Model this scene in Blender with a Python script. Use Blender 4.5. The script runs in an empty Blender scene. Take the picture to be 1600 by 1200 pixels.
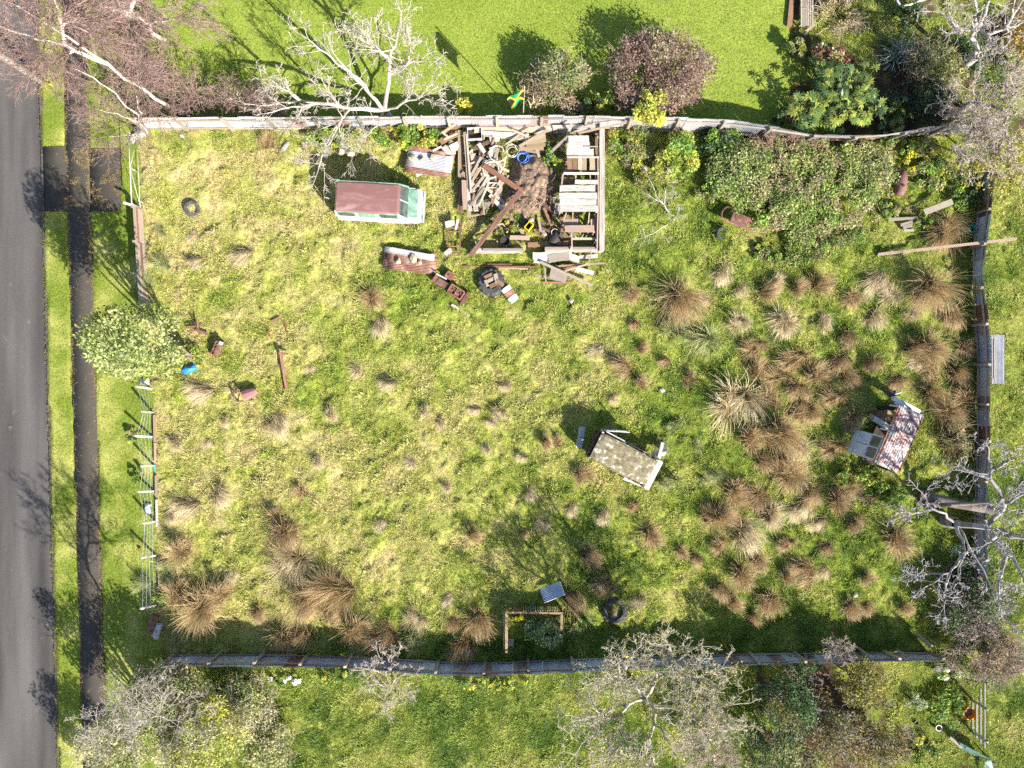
import bpy, bmesh, math, random
import numpy as np
from mathutils import Vector, Matrix, Euler

# ---------------------------------------------------------------- camera, sky, sun, exposure
H = 38.3                      # drone height in metres
PPM = 30.0                    # photo pixels per metre on the ground
scn = bpy.context.scene
cam_d = bpy.data.cameras.new('drone_camera'); cam = bpy.data.objects.new('drone_camera', cam_d)
scn.collection.objects.link(cam); scn.camera = cam
cam.location = (0, 0, H); cam.rotation_euler = (0, 0, 0)
cam_d.sensor_width = 36; cam_d.lens = 36*H/(1600/PPM); cam_d.clip_end = 2000

SUN = Vector((0.67, -0.74, math.tan(math.radians(34.5)))).normalized()
world = bpy.data.worlds.new('World'); scn.world = world; world.use_nodes = True
nt = world.node_tree; bg = nt.nodes['Background']
sky = nt.nodes.new('ShaderNodeTexSky'); sky.sky_type = 'NISHITA'; sky.sun_disc = False
sky.sun_elevation = math.radians(34.5); sky.sun_rotation = math.atan2(SUN.x, SUN.y)
nt.links.new(sky.outputs[0], bg.inputs[0]); bg.inputs[1].default_value = 0.088
sun_d = bpy.data.lights.new('sun', 'SUN'); sun_d.energy = 5.0; sun_d.angle = math.radians(0.5)
sun_d.color = (1.0, 0.93, 0.82)
sun = bpy.data.objects.new('sun', sun_d); scn.collection.objects.link(sun)
sun.rotation_euler = SUN.to_track_quat('Z', 'Y').to_euler(); sun.location = (20, -20, 30)
scn.view_settings.view_transform = 'Standard'; scn.view_settings.look = 'None'
scn.view_settings.gamma = 1.0; scn.view_settings.exposure = 1.3
scn.cycles.max_bounces = 4; scn.cycles.diffuse_bounces = 2; scn.cycles.transparent_max_bounces = 6
scn.cycles.use_adaptive_sampling = True; scn.cycles.adaptive_threshold = .03
scn.cycles.use_denoising = False

# ---------------------------------------------------------------- helpers
C = scn.collection
R = random.Random(7)
NR = np.random.default_rng(11)
rad = math.radians

def P(px, py, z=0.0):
    """photo pixel -> point at height z (the pixel gives the direction, z the distance)"""
    k = (H-z)/H/PPM
    return Vector(((px-800)*k, (600-py)*k, z))

LABELS = []
def tag(o, label=None, cat=None, group=None, kind=None):
    if label: o['label'] = label; LABELS.append((label, group))
    if cat: o['category'] = cat
    if group: o['group'] = group
    if kind: o['kind'] = kind
    return o
def thing(name, label, cat, loc=(0, 0, 0), rz=0.0, group=None, rot=None):
    o = bpy.data.objects.new(name, None); C.objects.link(o)
    o.empty_display_size = .2
    o.location = loc; o.rotation_euler = rot if rot else (0, 0, rz)
    return tag(o, label, cat, group)
def mesh_np(name, v, f, col=None, smooth=False):
    v = np.asarray(v, np.float32).reshape(-1, 3); f = np.asarray(f, np.int32); k = f.shape[1]
    me = bpy.data.meshes.new(name)
    me.vertices.add(len(v)); me.vertices.foreach_set('co', v.ravel())
    me.loops.add(f.size); me.loops.foreach_set('vertex_index', f.ravel())
    me.polygons.add(len(f)); me.polygons.foreach_set('loop_start', np.arange(0, f.size, k, dtype=np.int32))
    me.polygons.foreach_set('loop_total', np.full(len(f), k, np.int32))
    if smooth: me.polygons.foreach_set('use_smooth', np.ones(len(f), bool))
    me.update(calc_edges=True)
    if col is not None:
        a = me.attributes.new('col', 'FLOAT_COLOR', 'POINT')
        c = np.ones((len(v), 4), np.float32); c[:, :3] = col
        a.data.foreach_set('color', c.ravel())
    return me
def obj(name, me, mat=None, parent=None, loc=None, rot=None, scale=None):
    o = bpy.data.objects.new(name, me); C.objects.link(o)
    if mat and len(me.materials) == 0: me.materials.append(mat)
    if parent: o.parent = parent
    if loc is not None: o.location = loc
    if rot is not None: o.rotation_euler = rot
    if scale is not None: o.scale = scale
    return o

class MB:
    """collects boxes, beams, tubes, lathes into one mesh"""
    def __init__(s): s.v = []; s.f = []
    def add(s, v, f):
        n = len(s.v); s.v += [tuple(x) for x in v]; s.f += [tuple(i+n for i in q) for q in f]; return s
    def box(s, c, d, rz=0, m=None):
        x, y, z = d[0]/2, d[1]/2, d[2]/2
        vs = [Vector(q) for q in ((-x,-y,-z),(x,-y,-z),(x,y,-z),(-x,y,-z),(-x,-y,z),(x,-y,z),(x,y,z),(-x,y,z))]
        mm = m if m else Matrix.Rotation(rz, 3, 'Z')
        return s.add([mm @ q + Vector(c) for q in vs], [(0,3,2,1),(4,5,6,7),(0,1,5,4),(1,2,6,5),(2,3,7,6),(3,0,4,7)])
    def beam(s, a, b, w, h):
        a, b = Vector(a), Vector(b); d = b-a; L = d.length; x = d.normalized()
        up = Vector((0,0,1)) if abs(x.z) < .95 else Vector((0,1,0))
        y = up.cross(x).normalized(); z = x.cross(y)
        return s.box((a+b)/2, (L, w, h), m=Matrix((x, y, z)).transposed())
    def tube(s, pts, r, n=6, closed=False, cap=True):
        pts = [Vector(p) for p in pts]; N = len(pts); rs = r if hasattr(r, '__len__') else [r]*N
        vs = []; fs = []
        for i, p in enumerate(pts):
            t = (pts[(i+1) % N if closed else min(i+1, N-1)] - pts[(i-1) % N if closed else max(i-1, 0)]).normalized()
            u = t.cross(Vector((0,0,1)) if abs(t.z) < .9 else Vector((1,0,0))).normalized(); w = t.cross(u)
            for k in range(n):
                a = 2*math.pi*k/n; vs.append(p+(u*math.cos(a)+w*math.sin(a))*rs[i])
        for i in range(N if closed else N-1):
            j = (i+1) % N
            for k in range(n):
                fs.append((i*n+k, i*n+(k+1) % n, j*n+(k+1) % n, j*n+k))
        if cap and not closed: fs += [tuple(range(n))[::-1], tuple((N-1)*n+k for k in range(n))]
        return s.add(vs, fs)
    def lathe(s, prof, n=24, m=None, c=(0,0,0), ripple=None):
        vs = []; fs = []; N = len(prof); m = m or Matrix.Identity(3); c = Vector(c)
        for k in range(n):
            a = 2*math.pi*k/n
            for i, (r, z) in enumerate(prof):
                rr = r + (ripple(i, k) if ripple else 0)
                vs.append(m @ Vector((rr*math.cos(a), rr*math.sin(a), z)) + c)
        for k in range(n):
            for i in range(N-1):
                fs.append((k*N+i, ((k+1) % n)*N+i, ((k+1) % n)*N+i+1, k*N+i+1))
        return s.add(vs, fs)
    def quad(s, a, b, c, d, th=0.0):
        a, b, c, d = map(Vector, (a, b, c, d))
        if th == 0: return s.add([a, b, c, d], [(0,1,2,3)])
        n = (b-a).cross(d-a).normalized()*th
        return s.add([a, b, c, d, a-n, b-n, c-n, d-n], [(0,1,2,3),(7,6,5,4),(0,4,5,1),(1,5,6,2),(2,6,7,3),(3,7,4,0)])
    def mesh(s, name='m', smooth=False):
        me = bpy.data.meshes.new(name); me.from_pydata(s.v, [], s.f); me.update()
        if smooth: me.polygons.foreach_set('use_smooth', [True]*len(me.polygons))
        return me
    def build(s, name, mat, parent=None, loc=None, rot=None, smooth=False, bevel=0):
        o = obj(name, s.mesh(name, smooth), mat, parent, loc, rot)
        if bevel:
            b = o.modifiers.new('bevel', 'BEVEL'); b.width = bevel; b.segments = 2; b.limit_method = 'ANGLE'
        return o

# ---------------------------------------------------------------- value noise
class Noise:
    def __init__(s, seed): s.g = np.random.default_rng(seed).random((256, 256))
    def at(s, x, y):
        x = np.asarray(x, float); y = np.asarray(y, float)
        xi = np.floor(x).astype(int); yi = np.floor(y).astype(int); fx = x-xi; fy = y-yi
        fx = fx*fx*(3-2*fx); fy = fy*fy*(3-2*fy); g = s.g
        a = g[xi % 256, yi % 256]; b = g[(xi+1) % 256, yi % 256]; c = g[xi % 256, (yi+1) % 256]; d = g[(xi+1) % 256, (yi+1) % 256]
        return (a*(1-fx)+b*fx)*(1-fy)+(c*(1-fx)+d*fx)*fy
    def fbm(s, x, y, o=4, k=.55):
        t = 0; w = 1; n = 0
        for i in range(o):
            t = t+w*s.at(x*2**i+13.7*i, y*2**i+7.1*i); n += w; w *= k
        return t/n
N1, N2, N3, N4 = Noise(1), Noise(2), Noise(3), Noise(4)
def lerp(a, b, t):
    t = np.asarray(t)[..., None]; return np.asarray(a)*(1-t)+np.asarray(b)*t
def sstep(a, b, x): t = np.clip((x-a)/(b-a), 0, 1); return t*t*(3-2*t)

# ---------------------------------------------------------------- materials
def newmat(name):
    m = bpy.data.materials.new(name); m.use_nodes = True
    return m, m.node_tree, m.node_tree.nodes['Principled BSDF']
def ramp(nt, stops):
    r = nt.nodes.new('ShaderNodeValToRGB'); e = r.color_ramp.elements
    while len(e) < len(stops): e.new(.5)
    for q, (p, c) in zip(e, stops): q.position = p; q.color = (*c, 1)
    return r
def mat(name, stops, scale=4.0, rough=.85, metal=0.0, bump=.0, stretch=(1,1,1), detail=6, vary=.0, distort=.3, bscale=None, spec=.3):
    """noise-mixed surface; vary gives each object its own brightness"""
    m, nt, bs = newmat(name); L = nt.links
    tc = nt.nodes.new('ShaderNodeTexCoord'); mp = nt.nodes.new('ShaderNodeMapping'); mp.inputs['Scale'].default_value = stretch
    oi = nt.nodes.new('ShaderNodeObjectInfo')
    ad = nt.nodes.new('ShaderNodeVectorMath'); ad.operation = 'MULTIPLY_ADD'
    cb = nt.nodes.new('ShaderNodeCombineXYZ')
    for i in range(3): L.new(oi.outputs['Random'], cb.inputs[i])
    ad.inputs[1].default_value = (37, 53, 29); L.new(cb.outputs[0], ad.inputs[0]); L.new(tc.outputs['Object'], ad.inputs[2])
    L.new(ad.outputs[0], mp.inputs[0])
    no = nt.nodes.new('ShaderNodeTexNoise'); no.inputs['Scale'].default_value = scale; no.inputs['Detail'].default_value = detail
    no.inputs['Distortion'].default_value = distort; no.inputs['Roughness'].default_value = .62; L.new(mp.outputs[0], no.inputs['Vector'])
    r = ramp(nt, stops); L.new(no.outputs[0], r.inputs[0]); out = r.outputs[0]
    if vary:
        hs = nt.nodes.new('ShaderNodeHueSaturation'); mr = nt.nodes.new('ShaderNodeMapRange')
        mr.inputs['To Min'].default_value = 1-vary; mr.inputs['To Max'].default_value = 1+vary
        L.new(oi.outputs['Random'], mr.inputs[0]); L.new(mr.outputs[0], hs.inputs['Value']); L.new(out, hs.inputs['Color']); out = hs.outputs[0]
    L.new(out, bs.inputs['Base Color'])
    bs.inputs['Roughness'].default_value = rough; bs.inputs['Metallic'].default_value = metal
    bs.inputs['Specular IOR Level'].default_value = spec
    if bump:
        n2 = nt.nodes.new('ShaderNodeTexNoise'); n2.inputs['Scale'].default_value = bscale or scale*4; n2.inputs['Detail'].default_value = 4
        L.new(mp.outputs[0], n2.inputs['Vector'])
        bp = nt.nodes.new('ShaderNodeBump'); bp.inputs['Strength'].default_value = bump; bp.inputs['Distance'].default_value = .03
        L.new(n2.outputs[0], bp.inputs['Height']); L.new(bp.outputs[0], bs.inputs['Normal'])
    return m
def leafmat(name, trans=.35, rough=.5, inst=False, spec=.3):
    m, nt, bs = newmat(name); L = nt.links
    at = nt.nodes.new('ShaderNodeAttribute'); at.attribute_name = 'col'
    if inst: at.attribute_type = 'INSTANCER'
    L.new(at.outputs['Color'], bs.inputs['Base Color']); bs.inputs['Roughness'].default_value = rough
    bs.inputs['Specular IOR Level'].default_value = spec
    if trans:
        tr = nt.nodes.new('ShaderNodeBsdfTranslucent'); mx = nt.nodes.new('ShaderNodeMixShader'); mx.inputs[0].default_value = trans
        L.new(at.outputs['Color'], tr.inputs[0]); L.new(bs.outputs[0], mx.inputs[1]); L.new(tr.outputs[0], mx.inputs[2])
        L.new(mx.outputs[0], nt.nodes['Material Output'].inputs[0])
    return m

M = {}
M['leaf'] = leafmat('leaf'); M['gloss_leaf'] = leafmat('gloss_leaf', .25, .32, spec=.5)
M['grass_blade'] = leafmat('grass_blade', .3, .6, inst=True)
M['tussock'] = leafmat('tussock_blade', .25, .6)
M['twig'] = leafmat('twig', 0, .9)
def wood(name, a, b, c, vary=.25): return mat(name, [(.3,a),(.5,b),(.72,c)], 3, .9, 0, .3, (1.2,14,14), vary=vary, bscale=8)
M['wood_grey'] = wood('weathered_grey_timber', (.17,.14,.11),(.30,.26,.21),(.42,.37,.31))
M['wood_pale'] = wood('pale_timber', (.22,.16,.11),(.38,.30,.21),(.52,.43,.32))
M['wood_brown'] = wood('brown_timber', (.10,.055,.03),(.22,.13,.08),(.33,.21,.13))
M['wood_pink'] = wood('pinkish_timber', (.20,.13,.10),(.34,.24,.19),(.46,.35,.28))
M['wood_white'] = mat('flaking_white_painted_timber', [(.30,(.13,.10,.08)),(.40,(.30,.26,.22)),(.50,(.47,.44,.40)),(.66,(.58,.56,.53))], 2.2, .9, 0, .3, (1.5,5,5), vary=.18, bscale=8, distort=.8)
M['wood_orange'] = wood('lichen_orange_timber', (.17,.13,.08),(.30,.21,.10),(.33,.28,.20), .1)
M['rust'] = mat('rusty_iron', [(.3,(.08,.04,.03)),(.5,(.17,.09,.065)),(.7,(.27,.16,.12))], 5, .85, .1, .4, vary=.25)
M['rust_bright'] = mat('orange_rusty_iron', [(.3,(.14,.06,.04)),(.5,(.25,.12,.08)),(.72,(.36,.20,.14))], 4, .85, .1, .3, vary=.2)
M['dark_iron'] = mat('dark_iron', [(.3,(.03,.028,.028)),(.6,(.07,.06,.055)),(.75,(.14,.08,.05))], 6, .7, .3, .3)
M['rubber'] = mat('perished_rubber', [(.3,(.025,.025,.027)),(.55,(.06,.06,.063)),(.75,(.13,.125,.12))], 5, .8, 0, .3, vary=.2)
M['concrete'] = mat('old_concrete', [(.3,(.24,.20,.17)),(.5,(.38,.34,.30)),(.7,(.50,.46,.42))], 3, .9, 0, .35, vary=.1)
M['stone'] = mat('lichened_stone', [(.3,(.22,.19,.11)),(.5,(.38,.35,.24)),(.7,(.50,.48,.40))], 6, .9, 0, .4, vary=.2)
def galv(name, stops, vary=.12, scale=1.6): return mat(name, stops, scale, .52, .3, .1, (1,1,.4), vary=vary, spec=.5)
M['galv'] = galv('galvanised_iron', [(.25,(.38,.38,.40)),(.5,(.50,.50,.53)),(.68,(.60,.60,.63)),(.8,(.42,.34,.30))])
M['galv_shade_blue'] = galv('shade_blued_galvanised_iron', [(.25,(.36,.40,.48)),(.5,(.47,.52,.61)),(.66,(.55,.60,.68)),(.8,(.33,.24,.22))], .15)  # bluish cast of shaded iron put into the base colour
M['galv_rust'] = galv('rust_streaked_galvanised_iron', [(.2,(.36,.35,.36)),(.45,(.42,.40,.41)),(.6,(.30,.20,.16)),(.8,(.22,.11,.08))])
M['iron_rust'] = galv('rusted_corrugated_iron', [(.25,(.13,.06,.05)),(.45,(.26,.13,.09)),(.6,(.36,.21,.16)),(.72,(.42,.38,.36))])
M['blue_plastic'] = mat('blue_plastic', [(.3,(.02,.14,.5)),(.7,(.05,.28,.75))], 5, .4)
M['blue_hose'] = mat('blue_hose', [(.3,(.02,.10,.42)),(.7,(.10,.25,.65))], 5, .4)
M['white_hose'] = mat('dirty_white_pipe', [(.3,(.45,.40,.30)),(.6,(.70,.66,.56))], 5, .5)
M['yellow_plastic'] = mat('yellow_plastic', [(.3,(.55,.36,.01)),(.7,(.75,.55,.02))], 5, .4)
M['orange_plastic'] = mat('orange_plastic', [(.3,(.62,.22,.01)),(.7,(.80,.36,.02))], 5, .4)
M['teal_plastic'] = mat('teal_plastic', [(.3,(.02,.28,.25)),(.7,(.06,.42,.38))], 5, .4)
M['black_plastic'] = mat('black_plastic', [(.3,(.012,.013,.018)),(.7,(.05,.055,.07))], 5, .4)
M['pale_plastic'] = mat('pale_plastic', [(.3,(.40,.40,.38)),(.7,(.60,.61,.61))], 3, .4)
M['glass'] = mat('dusty_glass', [(.3,(.03,.045,.045)),(.7,(.10,.13,.12))], 3, .12, 0, 0, spec=.6)
M['interior'] = mat('dark_interior', [(.3,(.02,.018,.015)),(.7,(.07,.055,.04))], 5, .9)
M['soil'] = mat('bare_soil', [(.3,(.09,.06,.04)),(.5,(.20,.14,.10)),(.72,(.34,.26,.19))], 6, .95, 0, .8)
M['flag'] = None

# ---------------------------------------------------------------- leaf clouds, branches
def leaves(c, n, size, rng, up=.5, ar=.5):
    """one folded diamond per leaf: c (N,3) centres"""
    N = len(c)
    nrm = rng.normal(size=(N,3)); nrm /= np.linalg.norm(nrm, axis=1)[:, None]
    nrm[:, 2] = np.abs(nrm[:, 2])+up; nrm /= np.linalg.norm(nrm, axis=1)[:, None]
    t = np.cross(nrm, rng.normal(size=(N,3))); t /= np.linalg.norm(t, axis=1)[:, None]+1e-9
    b = np.cross(nrm, t); s = np.asarray(size)[:, None]
    v = np.stack([c-t*s*.5, c+b*s*.5*ar-nrm*s*.04, c+t*s*.5, c-b*s*.5*ar-nrm*s*.04], 1).reshape(-1, 3)
    f = np.arange(N*4).reshape(-1, 4)
    return v, f
def pal(rng, cols, n, jit=.18):
    cols = np.array(cols); k = rng.integers(0, len(cols), n)
    return cols[k]*(1+jit*rng.normal(size=(n,1))).clip(.4, 1.7)
def dome_points(rng, n, rx, ry, h, lumps, z0=.15):
    """points on the shells of many small lumps spread through a dome: uneven outline with gaps"""
    K = lumps
    a = rng.random(K)*2*math.pi; rr = np.sqrt(rng.random(K))*.86
    zc = h*(z0+(1-z0)*np.sqrt(np.clip(1-rr**2, 0, 1))*rng.uniform(.45, .92, K))
    cx = rr*np.cos(a)*rx; cy = rr*np.sin(a)*ry
    lr = rng.uniform(.16, .38, K)*min(rx, ry, h*1.2)
    w = lr**2; k = rng.choice(K, n, p=w/w.sum())
    d = rng.normal(size=(n,3)); d /= np.linalg.norm(d, axis=1)[:, None]
    q = lr[k]*rng.uniform(.55, 1.12, n)
    p = np.stack([cx[k]+d[:,0]*q, cy[k]+d[:,1]*q, np.maximum(zc[k]+d[:,2]*q*.8, .03)], 1)
    return p, k
def seg_mesh(segs, sides=4):
    """tapered prisms for branch segments [(p0,p1,r0,r1)]"""
    s = np.array([(*a, *b, r0, r1) for a, b, r0, r1 in segs], float)
    p0, p1, r0, r1 = s[:, :3], s[:, 3:6], s[:, 6], s[:, 7]
    d = p1-p0; d /= np.linalg.norm(d, axis=1)[:, None]+1e-9
    ref = np.where(np.abs(d[:, 2:3]) < .9, [[0,0,1.]], [[1.,0,0]])
    u = np.cross(d, ref); u /= np.linalg.norm(u, axis=1)[:, None]; w = np.cross(d, u)
    n = len(s); vs = np.zeros((n, 2, sides, 3))
    for k in range(sides):
        a = 2*math.pi*k/sides; o = u*math.cos(a)+w*math.sin(a)
        vs[:, 0, k] = p0+o*r0[:, None]; vs[:, 1, k] = p1+o*r1[:, None]
    base = np.arange(n)[:, None]*2*sides; f = []
    for k in range(sides):
        k2 = (k+1) % sides
        f.append(np.concatenate([base+k, base+k2, base+sides+k2, base+sides+k], 1))
    return vs.reshape(-1, 3), np.stack(f, 1).reshape(-1, 4)
def nvec(rng): v = rng.normal(size=3); return v/np.linalg.norm(v)
def grow(segs, p, d, L, r, depth, rng, kids=4, wob=.25, lift=.06, ratio=.62, nseg=6, spread=.9, rmin=.006, side0=.25):
    """a wandering branch that carries smaller ones"""
    step = L/nseg; rr = r
    for i in range(nseg):
        d = d+wob*nvec(rng)+np.array([0, 0, lift]); d /= np.linalg.norm(d)
        q = p+d*step; r2 = max(rmin, r*(1-.75*(i+1)/nseg)); segs.append((tuple(p), tuple(q), rr, r2, depth)); p = q; rr = r2
        if depth > 0 and (i+1)/nseg > side0:
            m = kids/nseg/(1-side0); m = int(m)+(rng.random() < m-int(m))
            for _ in range(m):
                e = d+spread*nvec(rng); e /= np.linalg.norm(e)
                grow(segs, p, e, L*ratio*rng.uniform(.55, 1.1)*(1-.35*i/nseg), max(rmin, rr*.62), depth-1, rng, kids, wob*1.1, lift, ratio, max(3, nseg-1), spread, rmin, side0)
def limb(segs, a, b, r0, r1, rng, wob=.08, nseg=8, depth=9):
    """main limb from a to b along a wandering line; returns its points"""
    a = np.array(a, float); b = np.array(b, float); L = np.linalg.norm(b-a)
    off = np.zeros(3); pts = [a]
    for i in range(1, nseg+1):
        t = i/nseg; off = off*.8+nvec(rng)*wob*L*.35
        pts.append(a+(b-a)*t+off*math.sin(math.pi*t)*1.0)
    for i in range(nseg):
        segs.append((tuple(pts[i]), tuple(pts[i+1]), r0+(r1-r0)*i/nseg, r0+(r1-r0)*(i+1)/nseg, depth))
    return pts
def split_tree(root, segs, cut, bark, twig, sides=(6, 3), names=('trunk', 'crown')):
    """thick wood and fine twigs as two parts"""
    base = np.array(root.location)
    big = [s[:4] for s in segs if s[4] >= cut]; small = [s[:4] for s in segs if s[4] < cut]
    for part, sg, sd, colr in ((names[0], big, sides[0], bark), (names[1], small, sides[1], twig)):
        if not sg: continue
        v, f = seg_mesh(sg, sd); v = v-base
        g = np.random.default_rng(len(sg))
        col = np.repeat(pal(g, colr, len(sg), .15), 2*sd, axis=0)
        obj(part, mesh_np(part, v, f, col, smooth=(sd > 4)), M['twig'], root)
# ---------------------------------------------------------------- the lie of the land (photo-pixel ground lines)
def lineto(pts):
    xs = [p[0] for p in pts]; ys = [p[1] for p in pts]
    return lambda t: np.interp(t, xs, ys)
road_x = lambda y: 58+.027*y
path_l = lambda y: 97+.0275*y
path_r = lambda y: 132+.029*y
west_x = lineto([(0,205),(205,217),(330,223),(490,233),(600,238),(700,241),(850,245),(960,250),(1030,257),(1200,262)])
NORTH = [(203,184,0),(420,183,0),(560,182,0),(735,181,0),(900,180,0),(985,182,.1),(1080,184,.15),(1150,188,.05),(1210,198,-.1),(1270,210,-.3),(1330,212,-.4),(1380,211,-.4),(1440,201,-.2),(1500,192,-.1),(1556,190,0)]
SOUTH = [(250,1041,0),(420,1042,.02),(560,1045,.0),(680,1055,.1),(760,1057,.1),(860,1052,.05),(960,1046,0),(1100,1043,0),(1200,1038,-.05),(1330,1035,-.15),(1475,1033,-.2)]
EAST = [(1556,262,0),(1549,330,.0),(1541,390,.0),(1536,430,-.25),(1538,455,-.2),(1545,500,0),(1549,540,0),(1547,620,-.05),(1547,700,-.05),(1542,790,-.1),(1545,900,0),(1548,1000,0)]
HN, HS, HE = 1.65, 1.6, 1.15
north_y = lineto([(p[0], 600-(600-p[1])*(H-HN)/H) for p in NORTH])
south_y = lineto([(p[0], 600-(600-p[1])*(H-HS)/H) for p in SOUTH])
east_x = lineto([(p[1], 800+(p[0]-800)*(H-HE)/H) for p in EAST])

def zones(x, y):
    px = 800+PPM*x; py = 600-PPM*y
    road = px < road_x(py); path = (px > path_l(py)) & (px < path_r(py))
    drive = (py > 228+.05*(px-65)) & (py < 330) & (px < 187+.02*(py-228))
    plot = (px > west_x(py)) & (px < east_x(py)) & (py > north_y(px)) & (py < south_y(px))
    j = 3.2*(N4.fbm(x*3, y*3, 3)-.5)+1.2
    pj = (px > path_l(py)+j) & (px < path_r(py)-j); rj = px < road_x(py)-.6+j*.25; dj = drive & (py > 230+.05*(px-65)+j) & (py < 330-j)
    verge = (px < west_x(py)) & ~rj & ~pj & ~dj
    lawn_n = (py <= north_y(px)) & (px >= west_x(py)) & (px < 1232)
    garden_ne = (py <= north_y(px)) & (px >= 1232)
    south = (py >= south_y(px)) & (px >= west_x(py)) & (px < 1180)
    garden_se = (py >= south_y(px)) & (px >= 1180) & (px < 1545)
    east = (px >= east_x(py)) & (py > north_y(px)) & ~garden_se
    return px, py, dict(road=road, path=path & ~road, drive=drive & ~road, plot=plot, verge=verge, lawn_n=lawn_n, garden_ne=garden_ne, south=south, garden_se=garden_se, east=east)

STRAW = np.array((.62,.53,.26)); PALE = np.array((.50,.51,.14)); GREEN = np.array((.31,.39,.06)); DEEP = np.array((.13,.22,.035))
LAWN = np.array((.18,.255,.034)); LAWN2 = np.array((.28,.34,.062))
def plot_mix(px, py, x, y):
    """0 = deep green, 1 = dead straw"""
    g = 1.02-.52*sstep(480, 1120, px+.35*(py-600))
    n = N1.fbm(x*.22+40, y*.22+40, 5, .6)-.5
    n2 = N2.fbm(x*1.1+9, y*1.1+5, 3, .6)-.5
    g = g-.22*np.exp(-((px-560)/90.)**2-((py-470)/70.)**2)-.25*np.exp(-((px-700)/120.)**2-((py-450)/60.)**2)
    g = g+.25*np.exp(-((px-330)/120.)**2-((py-290)/80.)**2)
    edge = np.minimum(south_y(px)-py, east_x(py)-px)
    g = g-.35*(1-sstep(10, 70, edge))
    return np.clip(g*.62+.04+n*.75+n2*1.0, 0, 1)
def grass_col(m):
    """deep green - green - pale - straw by mix value"""
    m = np.asarray(m); c = np.where((m < .3)[..., None], lerp(DEEP, GREEN, m/.3), np.where((m < .62)[..., None], lerp(GREEN, PALE, (m-.3)/.32), lerp(PALE, STRAW, (m-.62)/.38)))
    return c

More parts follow.
